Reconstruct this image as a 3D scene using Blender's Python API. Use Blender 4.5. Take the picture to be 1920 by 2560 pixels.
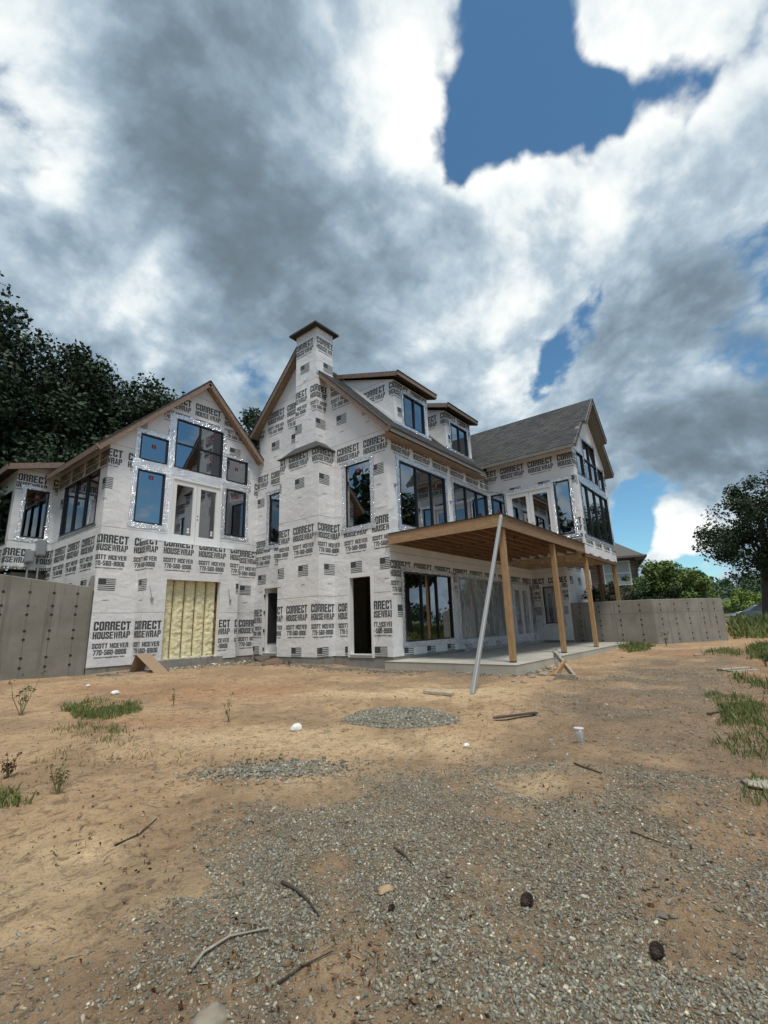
import bpy, bmesh, math, random
import numpy as np
from mathutils import Matrix, Vector
for o in list(bpy.data.objects): bpy.data.objects.remove(o)
S = bpy.context.scene
C = S.collection
random.seed(7); RNG = np.random.default_rng(7)
R_ = math.radians

# ------------------------------------------------------------------ camera
# house coordinates: u along the long wall (away), v out of it (towards the yard), z up; Blender X = u, Y = -v
CU, CV, CZ, FPX = -11.014, 8.628, 1.054, 1179.9
YAW, PIT, ROL = R_(-45+6.371), R_(13.5), R_(-1.832)
def cam_axes():
    a, p, r = YAW, PIT, ROL
    F = np.array([math.cos(a)*math.cos(p), math.sin(a)*math.cos(p), math.sin(p)])
    R0 = np.array([-math.sin(a), math.cos(a), 0.]); U0 = np.array([-math.cos(a)*math.sin(p), -math.sin(a)*math.sin(p), math.cos(p)])
    return F, R0*math.cos(r)+U0*math.sin(r), -R0*math.sin(r)+U0*math.cos(r)
CF, CR, CUP = cam_axes()
fl = np.array([1, -1, 1.])
cd = bpy.data.cameras.new('camera'); cam = bpy.data.objects.new('camera', cd); C.objects.link(cam)
M3 = Matrix([list(CR*fl), list(CUP*fl), list(-CF*fl)]).transposed()
cam.matrix_world = Matrix.Translation((CU, -CV, CZ)) @ M3.to_4x4()
cd.sensor_fit = 'HORIZONTAL'; cd.sensor_width = 36; cd.lens = 36*FPX/1920
cd.clip_start = .05; cd.clip_end = 3000
S.camera = cam
def bdir(bearing, elev):            # world direction from bearing (deg right of the view axis) and elevation
    a = YAW+R_(bearing); e = R_(elev)
    return (math.cos(a)*math.cos(e), -math.sin(a)*math.cos(e), math.sin(e))
def polar(bearing, dist):           # house coords of a ground spot
    a = YAW+R_(bearing); return CU+dist*math.cos(a), CV+dist*math.sin(a)

# ------------------------------------------------------------------ sky, sun, exposure
SUN_B, SUN_E = 168, 66
W = bpy.data.worlds.new('World'); S.world = W; W.use_nodes = True
nt = W.node_tree; nt.nodes.clear()
class NG:                           # tiny node-graph helper
    def __init__(s, tree): s.t = tree
    def n(s, typ, **kw):
        n = s.t.nodes.new(typ)
        for k, v in kw.items(): setattr(n, k, v)
        return n
    def put(s, sock, val):
        if isinstance(val, bpy.types.NodeSocket): s.t.links.new(val, sock)
        elif val is not None: sock.default_value = val
    def m(s, op, a, b=None, c=None, clamp=False):
        n = s.n('ShaderNodeMath', operation=op, use_clamp=clamp)
        for i, x in enumerate((a, b, c)): s.put(n.inputs[i], x)
        return n.outputs[0]
    def vm(s, op, a, b=None, out=0):
        n = s.n('ShaderNodeVectorMath', operation=op)
        s.put(n.inputs[0], a)
        if b is not None: s.put(n.inputs['Scale'] if op == 'SCALE' else n.inputs[1], b)
        return n.outputs[out]
    def noise(s, vec, scale, detail=5, rough=.55, dist=0., col=False):
        n = s.n('ShaderNodeTexNoise'); s.put(n.inputs['Vector'], vec)
        n.inputs['Scale'].default_value = scale; n.inputs['Detail'].default_value = detail
        n.inputs['Roughness'].default_value = rough; n.inputs['Distortion'].default_value = dist
        return n.outputs['Color' if col else 'Fac']
    def ss(s, x, a, b, lo=0., hi=1.):
        n = s.n('ShaderNodeMapRange', interpolation_type='SMOOTHSTEP'); s.put(n.inputs[0], x)
        for i, v in enumerate((a, b, lo, hi)): s.put(n.inputs[i+1], v)
        return n.outputs[0]
    def mix(s, f, a, b, blend='MIX'):
        n = s.n('ShaderNodeMix', data_type='RGBA', blend_type=blend); s.put(n.inputs[0], f)
        for i, x in ((6, a), (7, b)):
            s.put(n.inputs[i], (*x, 1) if isinstance(x, tuple) and len(x) == 3 else x)
        return n.outputs[2]
g = NG(nt)
sky = g.n('ShaderNodeTexSky', sky_type='NISHITA', sun_disc=False)
sd = Vector(bdir(SUN_B, SUN_E))
sky.sun_elevation = R_(SUN_E); sky.sun_rotation = math.atan2(sd.x, sd.y); sky.air_density = 1.0; sky.dust_density = .2; sky.ozone_density = 1.4
tc = g.n('ShaderNodeTexCoord').outputs['Generated']
d0 = g.vm('NORMALIZE', tc)
zc = g.n('ShaderNodeSeparateXYZ'); g.put(zc.inputs[0], d0)
# clouds lie in a flat layer: stretch directions so that they shrink towards the horizon
zden = g.m('ADD', g.m('MAXIMUM', zc.outputs[2], 0.), .75)
P = g.vm('DIVIDE', d0, None); dv = P.node
cmb = g.n('ShaderNodeCombineXYZ')
for i in range(3): g.put(cmb.inputs[i], zden)
g.put(dv.inputs[1], cmb.outputs[0])
warp = g.vm('SCALE', g.vm('SUBTRACT', g.noise(P, 2.2, 1, .5, col=True), (.5, .5, .5)), .13)
P = g.vm('ADD', P, warp)
def blob(b, e, k, amp):            # a cloud bank or a gap around one direction of the sky
    dt = g.vm('DOT_PRODUCT', d0w, bdir(b, e), out=1)
    return (1 if amp > 0 else -1, g.m('EXPONENT', g.m('MULTIPLY_ADD', dt, float(k), math.log(abs(amp))-k)))
wd = g.vm('SCALE', g.vm('SUBTRACT', g.noise(d0, 5., 3, .6, col=True), (.5, .5, .5)), .17)
d0w = g.vm('NORMALIZE', g.vm('ADD', d0, wd))
def tot(lst):
    r = lst[0]
    for x in lst[1:]: r = g.m('ADD' if x[0] > 0 else 'SUBTRACT', r, x[1]) if isinstance(x, tuple) else g.m('ADD', r, x)
    return r
n1 = g.noise(P, 3.3, 6, .58)
n3 = g.noise(P, 8., 3, .5); puff = g.m('ADD', g.m('ABSOLUTE', g.m('MULTIPLY_ADD', n3, 2., -1.)), g.m('MULTIPLY', g.m('ABSOLUTE', g.m('MULTIPLY_ADD', g.noise(P, 21., 5, .55), 2., -1.)), .5))
cover = tot([g.m('MULTIPLY_ADD', n1, 1.2, .0), g.m('MULTIPLY_ADD', puff, .44, -.125), blob(20.5, 54, 190, -.40), blob(17, 50, 420, -.30), blob(25, 50, 330, -.28), blob(22, 59, 200, -.34), blob(30, 48, 700, -.26), blob(33.5, 47.4, 600, -.30), blob(39, 47.3, 900, -.2), blob(42, 47, 900, -.10),
             blob(24.5, 30.7, 1100, -.36), blob(21.4, 28.4, 1100, -.34), blob(29, 32, 1500, -.22), blob(31, 36.5, 1500, -.12),
             blob(29.3, 12.2, 900, -.62), blob(27.4, 8.2, 900, -.6), blob(33, 12.6, 1500, -.34), blob(36.5, 13.2, 1500, -.26), blob(33.3, 6.0, 900, -.34), blob(31, 8.6, 1500, .32), blob(35.8, 9.8, 900, .3), blob(27.6, 5.2, 2500, .25),
             blob(-46, 46, 700, -.16), blob(33.5, 54, 300, .30), blob(41, 52, 200, .28), blob(17, 46.5, 1200, .25), blob(24, 44.8, 900, .26), blob(32, 42, 160, .2), blob(40, 43, 120, .2),
             blob(-22, 46, 9, .24), blob(3, 56, 60, .16), blob(14, 38, 60, .12), blob(36, 26, 40, .18), blob(2, 32, 14, .12), blob(36, 15, 200, .2), g.ss(zc.outputs[2], .30, .05, 0., .22)])
alpha = g.ss(cover, .435, .645)
# shading: thick parts grey from below, thin parts and sun-side edges white
n2 = g.noise(P, 5.6, 7, .60)
sunv = Vector(bdir(SUN_B, SUN_E))
P2 = g.vm('ADD', P, (sunv.x*.07, sunv.y*.07, sunv.z*.07))
relief = g.m('SUBTRACT', n2, g.noise(P2, 5.6, 6, .60))
thick = tot([g.m('MULTIPLY_ADD', g.noise(P, 1.25, 3, .5), 1.1, .08), blob(-29, 51, 60, .30), blob(-20, 50.5, 90, .30), blob(-36, 53, 140, .22), blob(-10, 41, 30, .14), blob(2, 34, 40, .12), blob(-16, 33, 40, .12), blob(34, 14.5, 260, .42), blob(40, 15, 200, .34), blob(38, 32.5, 160, .26), blob(41, 25, 180, .24), blob(27, 22, 150, .14), blob(-40, 36.5, 400, .3), blob(28, 40, 500, -.1),
              blob(4, 57, 140, -.36), blob(7.5, 54, 260, -.32), blob(8, 48, 300, -.2), blob(-45, 51, 90, -.34), blob(-38, 46.5, 200, -.30), blob(-36, 40, 60, -.2), blob(-29.5, 38.5, 400, -.45), blob(-31, 33, 700, -.25), blob(-41, 40.8, 900, -.5), blob(17, 47.2, 900, -.42), blob(24, 45.3, 800, -.42), blob(18.5, 39, 300, -.26), blob(30, 39, 500, -.36), blob(31, 8.8, 500, -.8), blob(36, 10, 400, -.6), blob(37.6, 22.4, 900, -.4),
              blob(36, 44, 200, -.25), blob(42, 51, 120, -.25), blob(14, 28, 500, -.22), blob(36, 50, 120, -.2)])
thick = g.m('ADD', thick, g.m('MULTIPLY', g.m('SUBTRACT', n2, .5), 1.0))
thick = g.m('SUBTRACT', thick, g.m('MULTIPLY', relief, 2.1))
thick = g.m('SUBTRACT', thick, g.m('MULTIPLY_ADD', puff, .75, -.21))
edge = g.ss(cover, .52, .70)
thick = g.m('SUBTRACT', thick, g.m('MULTIPLY', g.m('SUBTRACT', 1., edge), .16))
cr = g.n('ShaderNodeValToRGB'); thm = g.n('ShaderNodeMapRange'); g.put(thm.inputs[0], thick)
for i_, v_ in enumerate((.10, 1.50, 0., 1.)): thm.inputs[i_+1].default_value = v_
g.put(cr.inputs[0], thm.outputs[0])
e_ = cr.color_ramp.elements
e_[0].position = 0.; e_[0].color = (.93, .95, .93, 1); e_[1].position = 1.; e_[1].color = (.15, .20, .24, 1)
for p_, c_ in ((.16, (.77, .83, .85)), (.36, (.46, .56, .64)), (.58, (.275, .37, .455)), (.8, (.185, .25, .305))):
    x = e_.new(p_); x.color = (*c_, 1)
bg1 = g.n('ShaderNodeBackground'); g.put(bg1.inputs[0], g.mix(1., sky.outputs[0], (.66, .97, 1.02), 'MULTIPLY')); bg1.inputs[1].default_value = .118
bg2 = g.n('ShaderNodeBackground'); g.put(bg2.inputs[0], cr.outputs[0]); bg2.inputs[1].default_value = 1.0
mx = g.n('ShaderNodeMixShader'); g.put(mx.inputs[0], alpha); g.put(mx.inputs[1], bg1.outputs[0]); g.put(mx.inputs[2], bg2.outputs[0])
wo = g.n('ShaderNodeOutputWorld'); g.put(wo.inputs[0], mx.outputs[0])
W.cycles.sampling_method = 'MANUAL'; W.cycles.sample_map_resolution = 512
sl = bpy.data.lights.new('sun', 'SUN'); sl.energy = 2.7; sl.angle = R_(14); sl.color = (1, .95, .87)
so = bpy.data.objects.new('sun', sl); C.objects.link(so); so.location = (0, 0, 40)
so.rotation_euler = (-sd).to_track_quat('-Z', 'Y').to_euler()
S.view_settings.view_transform = 'Standard'; S.view_settings.look = 'None'; S.view_settings.gamma = 1; S.view_settings.exposure = 0.12
S.view_settings.use_curve_mapping = False
S.render.engine = 'CYCLES'
S.cycles.max_bounces = 4; S.cycles.diffuse_bounces = 3; S.cycles.use_adaptive_sampling = True; S.cycles.adaptive_threshold = .02; S.cycles.transparent_max_bounces = 12

# ------------------------------------------------------------------ materials
MATS = {}
def mat(name, col=(.5, .5, .5), rough=.6, metal=0., fn=None, spec=None):
    m = bpy.data.materials.new(name); m.use_nodes = True
    b = m.node_tree.nodes['Principled BSDF']
    b.inputs['Base Color'].default_value = (*col, 1); b.inputs['Roughness'].default_value = rough; b.inputs['Metallic'].default_value = metal
    if spec is not None: b.inputs['Specular IOR Level'].default_value = spec
    if fn: fn(NG(m.node_tree), b)
    MATS[name] = m; return m
def obco(g): return g.n('ShaderNodeTexCoord').outputs['Object']
def sc(g, v, s):
    return g.vm('MULTIPLY', v, tuple(s))
def bump(g, b, h, strength=.3, dist=.02, prev=None):
    n = g.n('ShaderNodeBump'); n.inputs['Strength'].default_value = strength; n.inputs['Distance'].default_value = dist
    g.put(n.inputs['Height'], h)
    if prev is not None: g.put(n.inputs['Normal'], prev)
    g.put(b.inputs['Normal'], n.outputs[0]); return n.outputs[0]
def isl(g): return g.n('ShaderNodeNewGeometry').outputs['Random Per Island']
def orand(g): return g.n('ShaderNodeObjectInfo').outputs['Random']
def f_wrap(g, b):
    c = obco(g); n = g.noise(c, .9, 6, .6); st = g.noise(sc(g, c, (3, 3, .5)), 1.6, 5, .6); fine = g.noise(c, 160, 2, .5)
    col = g.mix(g.ss(n, .35, .7), (.68, .685, .695), (.77, .77, .77))
    col = g.mix(g.m('MULTIPLY', g.ss(st, .52, .78), .28), col, (.56, .56, .56)); g.put(b.inputs['Base Color'], col)
    p = bump(g, b, g.noise(sc(g, c, (1, 1, 1.6)), 2.3, 4, .5, .4), .6, .05)
    p = bump(g, b, g.noise(sc(g, c, (6, 6, 1.2)), 3.5, 3, .5, .8), .4, .025, p); bump(g, b, fine, .08, .002, p)
mat('wrap', rough=.5, fn=f_wrap)
mat('print', (.05, .06, .06), .55)
def f_foil(g, b):
    c = obco(g); p = bump(g, b, g.noise(c, 17, 5, .65, 1.2), .9, .03); bump(g, b, g.noise(c, 70, 2, .5), .5, .006, p)
    col = g.mix(g.ss(g.noise(c, 9, 3), .5, .75), (.92, .93, .95), (.58, .59, .68)); g.put(b.inputs['Base Color'], col)
mat('foil', (.8, .8, .82), .2, 1., f_foil)
mat('black', (.012, .013, .015), .35); mat('white', (.74, .75, .74), .35); mat('red', (.16, .016, .02), .5); mat('dark', (.02, .02, .022), .7)
mat('gap', (.05, .045, .04), .9)
def f_glass(g, b):
    t = g.t; out = t.nodes['Material Output']
    ge = g.n('ShaderNodeNewGeometry'); cs_ = g.m('ABSOLUTE', g.vm('DOT_PRODUCT', ge.outputs['Incoming'], ge.outputs['Normal'], out=1))
    fr = g.m('MULTIPLY_ADD', g.m('POWER', g.m('SUBTRACT', 1., cs_), 4.), .66, .34)
    c = obco(g)
    bp = g.n('ShaderNodeBump'); bp.inputs['Strength'].default_value = .05; bp.inputs['Distance'].default_value = .05; g.put(bp.inputs['Height'], g.noise(c, .8, 2, .5))
    gl = g.n('ShaderNodeBsdfGlossy'); gl.inputs['Roughness'].default_value = .012; gl.inputs['Color'].default_value = (.93, .96, 1, 1); g.put(gl.inputs['Normal'], bp.outputs[0])
    tr = g.n('ShaderNodeBsdfTransparent'); tr.inputs[0].default_value = (.17, .21, .20, 1)
    mx = g.n('ShaderNodeMixShader'); g.put(mx.inputs[0], fr); g.put(mx.inputs[1], tr.outputs[0]); g.put(mx.inputs[2], gl.outputs[0])
    g.put(out.inputs[0], mx.outputs[0])
mat('glass', fn=f_glass)
def f_plastic(g, b):
    out = g.t.nodes['Material Output']; c = obco(g)
    n = g.noise(sc(g, c, (1.6, 1.6, .35)), 3.2, 5, .62, 1.0)
    bp = g.n('ShaderNodeBump'); bp.inputs['Strength'].default_value = .8; bp.inputs['Distance'].default_value = .06; g.put(bp.inputs['Height'], n)
    gl = g.n('ShaderNodeBsdfGlossy'); gl.inputs['Roughness'].default_value = .22; g.put(gl.inputs['Normal'], bp.outputs[0])
    tr = g.n('ShaderNodeBsdfTransparent'); tr.inputs[0].default_value = (.93, .94, .95, 1)
    df = g.n('ShaderNodeBsdfDiffuse'); df.inputs[0].default_value = (.72, .75, .78, 1); g.put(df.inputs['Normal'], bp.outputs[0])
    m1 = g.n('ShaderNodeMixShader'); g.put(m1.inputs[0], g.ss(n, .40, .75, .16, .5)); g.put(m1.inputs[1], tr.outputs[0]); g.put(m1.inputs[2], df.outputs[0])
    m2 = g.n('ShaderNodeMixShader'); m2.inputs[0].default_value = .10; g.put(m2.inputs[1], m1.outputs[0]); g.put(m2.inputs[2], gl.outputs[0])
    g.put(out.inputs[0], m2.outputs[0])
mat('plastic', fn=f_plastic)
def woodf(c1, c2, sx):
    def f(g, b):
        c = obco(g); r = orand(g)
        cc = g.vm('ADD', sc(g, c, sx), g.vm('SCALE', (17., 31., 9.), r))
        n = g.noise(cc, 5., 6, .6, .6); col = g.mix(g.ss(n, .3, .72), c1, c2)
        k = g.ss(g.noise(g.vm('ADD', c, g.vm('SCALE', (7., 3., 5.), r)), 5.5, 2, .5), .70, .76); col = g.mix(g.m('MULTIPLY', k, .55), col, (.10, .05, .025))
        hs = g.n('ShaderNodeHueSaturation'); g.put(hs.inputs['Color'], col); g.put(hs.inputs['Value'], g.m('ADD', g.m('MULTIPLY', r, .4), .8)); g.put(b.inputs['Base Color'], hs.outputs[0])
        bump(g, b, n, .25, .004)
    return f
mat('deckwood', rough=.65, fn=woodf((.235, .14, .072), (.35, .225, .125), (1, 8, 8)))
mat('deckwood_v', rough=.65, fn=woodf((.235, .14, .072), (.35, .225, .125), (8, 1, 8)))
mat('postwood', rough=.65, fn=woodf((.27, .16, .075), (.40, .26, .13), (8, 8, 1)))
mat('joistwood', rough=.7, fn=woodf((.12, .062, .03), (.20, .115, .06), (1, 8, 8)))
mat('rakewood', rough=.7, fn=woodf((.16, .108, .08), (.26, .19, .15), (2, 2, 4)))
mat('greywood', rough=.75, fn=woodf((.13, .125, .115), (.20, .19, .175), (3, 3, 3)))
mat('oldwood', rough=.8, fn=woodf((.30, .26, .20), (.48, .43, .34), (3, 3, 8)))
mat('soffit', rough=.8, fn=woodf((.22, .16, .12), (.32, .25, .19), (2, 2, 2)))
mat('interior', rough=.9, fn=woodf((.22, .17, .12), (.34, .27, .19), (2, 2, 2)))
def f_osb(g, b):
    c = obco(g); v = g.n('ShaderNodeTexVoronoi'); g.put(v.inputs['Vector'], g.vm('ADD', sc(g, c, (7, 16, 7)), g.vm('SCALE', g.noise(c, 4, 3, .5, col=True), 3.)))
    v.inputs['Scale'].default_value = 1.3
    col = g.mix(g.ss(v.outputs['Color'], .2, .85), (.17, .10, .05), (.52, .37, .19)); g.put(b.inputs['Base Color'], col)
mat('osb', rough=.7, fn=f_osb)
def f_conc(c1, c2, stain):
    def f(g, b):
        c = obco(g); n = g.noise(c, 1.1, 7, .62); n3 = g.noise(c, 14, 5, .6); st = g.noise(sc(g, c, (3.2, 3.2, .25)), 1.5, 5, .6)
        col = g.mix(g.ss(n, .3, .7), c1, c2); col = g.mix(g.m('MULTIPLY', g.ss(st, .52, .72), stain), col, tuple(x*.5 for x in c1))
        col = g.mix(g.m('MULTIPLY', g.ss(n3, .55, .75), .3), col, c2); g.put(b.inputs['Base Color'], col)
        p = bump(g, b, n3, .25, .008); bump(g, b, g.noise(c, 60, 3, .6), .2, .003, p)
    return f
mat('concrete', rough=.85, fn=f_conc((.185, .175, .148), (.265, .25, .215), .55))
mat('slab', rough=.75, fn=f_conc((.37, .35, .295), (.49, .465, .40), .25))
mat('foundation', rough=.9, fn=f_conc((.20, .195, .17), (.30, .29, .255), .5))
mat('formline', (.13, .125, .11), .9)
def f_foam(g, b):
    c = obco(g); n = g.noise(sc(g, c, (3, 3, 7)), 2.4, 5, .6, .5); g.put(b.inputs['Base Color'], g.mix(g.ss(n, .3, .7), (.62, .56, .31), (.84, .79, .53)))
    bump(g, b, n, .6, .04)
mat('foam', rough=.7, fn=f_foam)
def f_shingle(g, b):
    c = obco(g); r = isl(g); n = g.noise(c, 90, 3, .7); big = g.noise(c, .7, 4, .6)
    col = g.mix(r, (.026, .027, .028), (.072, .073, .073)); col = g.mix(g.m('MULTIPLY', g.ss(n, .4, .75), .4), col, (.10, .10, .10)); col = g.mix(g.m('MULTIPLY', g.ss(big, .4, .7), .3), col, (.10, .085, .07))
    g.put(b.inputs['Base Color'], col); bump(g, b, n, .4, .004)
mat('shingle', rough=.9, fn=f_shingle)
mat('roofedge', (.03, .03, .03), .8)
def vcolmat(name, rough=.9, fn2=None):
    def f(g, b):
        a = g.n('ShaderNodeAttribute', attribute_name='col'); col = a.outputs['Color']
        if fn2: col = fn2(g, b, col)
        g.put(b.inputs['Base Color'], col)
    return mat(name, rough=rough, fn=f)
def f_ground(g, b, col):
    c = obco(g); w = g.noise(c, .55, 5, .6, .6); n = g.noise(c, 3.1, 9, .68, .4); n2 = g.noise(c, 31, 6, .7); n4 = g.noise(sc(g, c, (1, 1, 1)), 9., 8, .7, .9)
    v = g.n('ShaderNodeTexVoronoi'); g.put(v.inputs['Vector'], c); v.inputs['Scale'].default_value = 46
    v2 = g.n('ShaderNodeTexVoronoi'); g.put(v2.inputs['Vector'], c); v2.inputs['Scale'].default_value = 110
    peb = g.m('MULTIPLY', g.ss(v.outputs['Distance'], .42, .2), g.ss(g.m('ADD', n, g.m('MULTIPLY', n2, .4)), .62, .78))
    hs = g.n('ShaderNodeHueSaturation'); g.put(hs.inputs['Color'], col); g.put(hs.inputs['Value'], g.m('ADD', .45, g.m('MULTIPLY', n, 1.1))); hs.inputs['Saturation'].default_value = 1.0
    col = hs.outputs[0]
    n5 = g.noise(c, 85, 4, .7); col = g.mix(g.m('MULTIPLY', g.ss(n4, .50, .64), .72), col, (.15, .098, .055)); n6 = g.noise(sc(g, c, (1.2, 3.4, 1)), 7., 7, .68, 1.6); col = g.mix(g.m('MULTIPLY', g.ss(n6, .58, .66), .6), col, (.10, .066, .04)); col = g.mix(g.m('MULTIPLY', g.ss(n6, .40, .32), .4), col, (.62, .46, .28)); col = g.mix(g.m('MULTIPLY', g.ss(n5, .56, .68), .6), col, (.11, .075, .045)); col = g.mix(g.m('MULTIPLY', g.ss(n5, .42, .30), .5), col, (.60, .47, .30))
    col = g.mix(g.m('MULTIPLY', g.ss(w, .5, .75), .30), col, (.47, .31, .165))
    col = g.mix(g.m('MULTIPLY', g.ss(n2, .56, .70), .35), col, (.50, .38, .24)); col = g.mix(g.m('MULTIPLY', g.ss(n2, .44, .30), .55), col, (.10, .065, .035))
    sg = g.mix(v.outputs['Color'], (.12, .11, .09), (.42, .39, .33)); col = g.mix(g.m('MULTIPLY', peb, .75), col, sg)
    p = bump(g, b, n, .8, .09); p = bump(g, b, n4, .8, .04, p); p = bump(g, b, n6, .6, .02, p); p = bump(g, b, n2, .9, .016, p); p = bump(g, b, n5, .6, .006, p); p = bump(g, b, g.m('MULTIPLY', v.outputs['Distance'], peb), -.5, .02, p); bump(g, b, v2.outputs['Distance'], .25, .006, p)
    return col
vcolmat('ground', .95, f_ground)
def f_stone(g, b, col):
    n = g.noise(obco(g), 120, 3, .6); return g.mix(g.m('MULTIPLY', g.ss(n, .5, .75), .35), col, (.30, .29, .26))
vcolmat('stone', .85, f_stone)
vcolmat('plain', .85)
def f_leaf(c1, c2):
    def f(g, b):
        g.put(b.inputs['Base Color'], g.mix(isl(g), c1, c2)); b.inputs['Roughness'].default_value = .6
        b.inputs['Specular IOR Level'].default_value = .25
    return f
mat('leaf_dark', fn=f_leaf((.016, .034, .018), (.05, .078, .038)))
mat('leaf_mid', fn=f_leaf((.018, .036, .016), (.05, .08, .032)))
mat('leaf_hedge', fn=f_leaf((.06, .105, .025), (.17, .25, .07)))
mat('leaf_far', fn=f_leaf((.05, .085, .05), (.10, .15, .075)))
mat('leaf_yellow', fn=f_leaf((.12, .18, .035), (.24, .32, .07)))
mat('grass', fn=f_leaf((.06, .11, .025), (.25, .27, .10)))
mat('drygrass', fn=f_leaf((.13, .12, .05), (.28, .25, .12)))
mat('deadleaf', fn=f_leaf((.07, .035, .018), (.2, .11, .05)))
def f_bark(g, b):
    c = obco(g); n = g.noise(sc(g, c, (6, 6, 1.5)), 3, 5, .65); g.put(b.inputs['Base Color'], g.mix(n, (.03, .024, .018), (.11, .09, .07))); bump(g, b, n, .8, .04)
mat('bark', rough=.95, fn=f_bark)
def f_card(g, b):
    c = obco(g); n = g.noise(c, 4, 4, .6); g.put(b.inputs['Base Color'], g.mix(n, (.27, .18, .11), (.36, .255, .165)))
mat('cardboard', rough=.85, fn=f_card)
mat('alu', (.30, .30, .29), .5, .15)
def f_brick(g, b):
    br = g.n('ShaderNodeTexBrick'); c = obco(g); g.put(br.inputs['Vector'], g.n('ShaderNodeTexCoord').outputs['UV']); br.inputs['Scale'].default_value = 1
    for k, v in (('Color1', (.16, .10, .075, 1)), ('Color2', (.09, .065, .055, 1)), ('Mortar', (.25, .23, .2, 1)), ('Brick Width', .30), ('Row Height', .10), ('Mortar Size', .012)): br.inputs[k].default_value = v
    g.put(b.inputs['Base Color'], br.outputs['Color']); bump(g, b, br.outputs['Fac'], -.6, .02)
mat('brick', rough=.9, fn=f_brick)
mat('siding', (.12, .115, .10), .8); mat('greyroof', (.12, .115, .105), .9)
mat('blind', (.36, .40, .37), .5); mat('carpaint', (.42, .43, .44), .3, .6); mat('tyre', (.015, .015, .015), .9); mat('boxgrey', (.30, .31, .32), .45, .2)
mat('styro', (.78, .77, .72), .8); mat('clear', (.75, .76, .76), .25)
def f_cone(g, b): g.put(b.inputs['Base Color'], g.mix(isl(g), (.018, .013, .010), (.06, .04, .028)))
mat('cone', rough=.9, fn=f_cone)

# ------------------------------------------------------------------ mesh helpers
def link(o, parent=None):
    C.objects.link(o)
    if parent is not None: o.parent = parent
    return o
BASE = {}
def base_of(p):
    while p is not None and p.name not in BASE: p = p.parent
    return BASE[p.name] if p is not None else (0, 0, 0)
def tag(o, label=None, cat=None, group=None, kind=None):
    if label: o['label'] = label
    if cat: o['category'] = cat
    if group: o['group'] = group
    if kind: o['kind'] = kind
    return o
def thing(name, label, cat, base, group=None):
    o = link(bpy.data.objects.new(name, None)); o.empty_display_size = .3
    o.location = (base[0], -base[1], base[2]); BASE[o.name] = base
    return tag(o, label, cat, group)
class MB:
    def __init__(s): s.v = []; s.f = []
    def add(s, vs, fs):
        k = len(s.v); s.v += [tuple(map(float, p)) for p in vs]; s.f += [tuple(i+k for i in f) for f in fs]; return s
    def hexa(s, p): return s.add(p, [(0, 1, 2, 3), (4, 7, 6, 5), (0, 4, 5, 1), (1, 5, 6, 2), (2, 6, 7, 3), (3, 7, 4, 0)])
    def box(s, u0, u1, v0, v1, z0, z1):
        return s.hexa([(u0, v0, z0), (u1, v0, z0), (u1, v1, z0), (u0, v1, z0), (u0, v0, z1), (u1, v0, z1), (u1, v1, z1), (u0, v1, z1)])
    def poly(s, pts): return s.add(pts, [tuple(range(len(pts)))])
    def prism(s, pts, d):            # polygon extruded by vector d
        n = len(pts); q = [tuple(p[i]+d[i] for i in range(3)) for p in pts]
        return s.add(list(pts)+q, [tuple(range(n)), tuple(range(2*n-1, n-1, -1))]+[(i, (i+1) % n, (i+1) % n+n, i+n) for i in range(n)])
    def beam(s, a, b, w, h, up=(0, 0, 1), w2=None, h2=None):
        a = Vector(a); b = Vector(b); d = (b-a).normalized(); sx = d.cross(Vector(up))
        if sx.length < 1e-4: sx = d.cross(Vector((1, 0, 0)))
        sx.normalize(); sy = sx.cross(d).normalized(); w2 = w if w2 is None else w2; h2 = h if h2 is None else h2
        pts = []
        for p, ww, hh in ((a, w, h), (b, w2, h2)):
            pts += [p+sx*x*ww/2+sy*y*hh/2 for x, y in ((-1, -1), (1, -1), (1, 1), (-1, 1))]
        return s.hexa(pts)
    def tube(s, pts, rad, n=6):
        ring = []; k0 = len(s.v)
        for i, p in enumerate(pts):
            p = Vector(p); d = (Vector(pts[min(i+1, len(pts)-1)])-Vector(pts[max(i-1, 0)])).normalized()
            x = d.cross(Vector((.3, .2, 1))); x = x.normalized() if x.length > 1e-4 else Vector((1, 0, 0)); y = d.cross(x)
            r = rad[i] if isinstance(rad, (list, tuple)) else rad
            s.v += [tuple(p+x*r*math.cos(2*math.pi*j/n)+y*r*math.sin(2*math.pi*j/n)) for j in range(n)]
        for i in range(len(pts)-1):
            for j in range(n):
                a = k0+i*n+j; b = k0+i*n+(j+1) % n; s.f.append((a, b, b+n, a+n))
        s.f.append(tuple(range(k0, k0+n))); s.f.append(tuple(range(k0+(len(pts)-1)*n, k0+len(pts)*n)))
        return s
    def build(s, name, m, parent=None, smooth=False, bevel=0., recalc=True, jit=0., uvw=None):
        b = base_of(parent); me = bpy.data.meshes.new(name)
        V = [(x-b[0]+random.uniform(-jit, jit), -(y-b[1])+random.uniform(-jit, jit), z-b[2]+random.uniform(-jit, jit)) for x, y, z in s.v] if jit else [(x-b[0], -(y-b[1]), z-b[2]) for x, y, z in s.v]
        me.from_pydata(V, [], s.f)
        if recalc or bevel:
            bm = bmesh.new(); bm.from_mesh(me)
            if bevel: bmesh.ops.bevel(bm, geom=[e for e in bm.edges if len(e.link_faces) == 2], offset=bevel, segments=1, affect='EDGES', clamp_overlap=True)
            if recalc: bmesh.ops.recalc_face_normals(bm, faces=bm.faces)
            bm.to_mesh(me); bm.free()
        if smooth:
            for p in me.polygons: p.use_smooth = True
        me.materials.append(MATS[m])
        o = bpy.data.objects.new(name, me); return link(o, parent)
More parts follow.
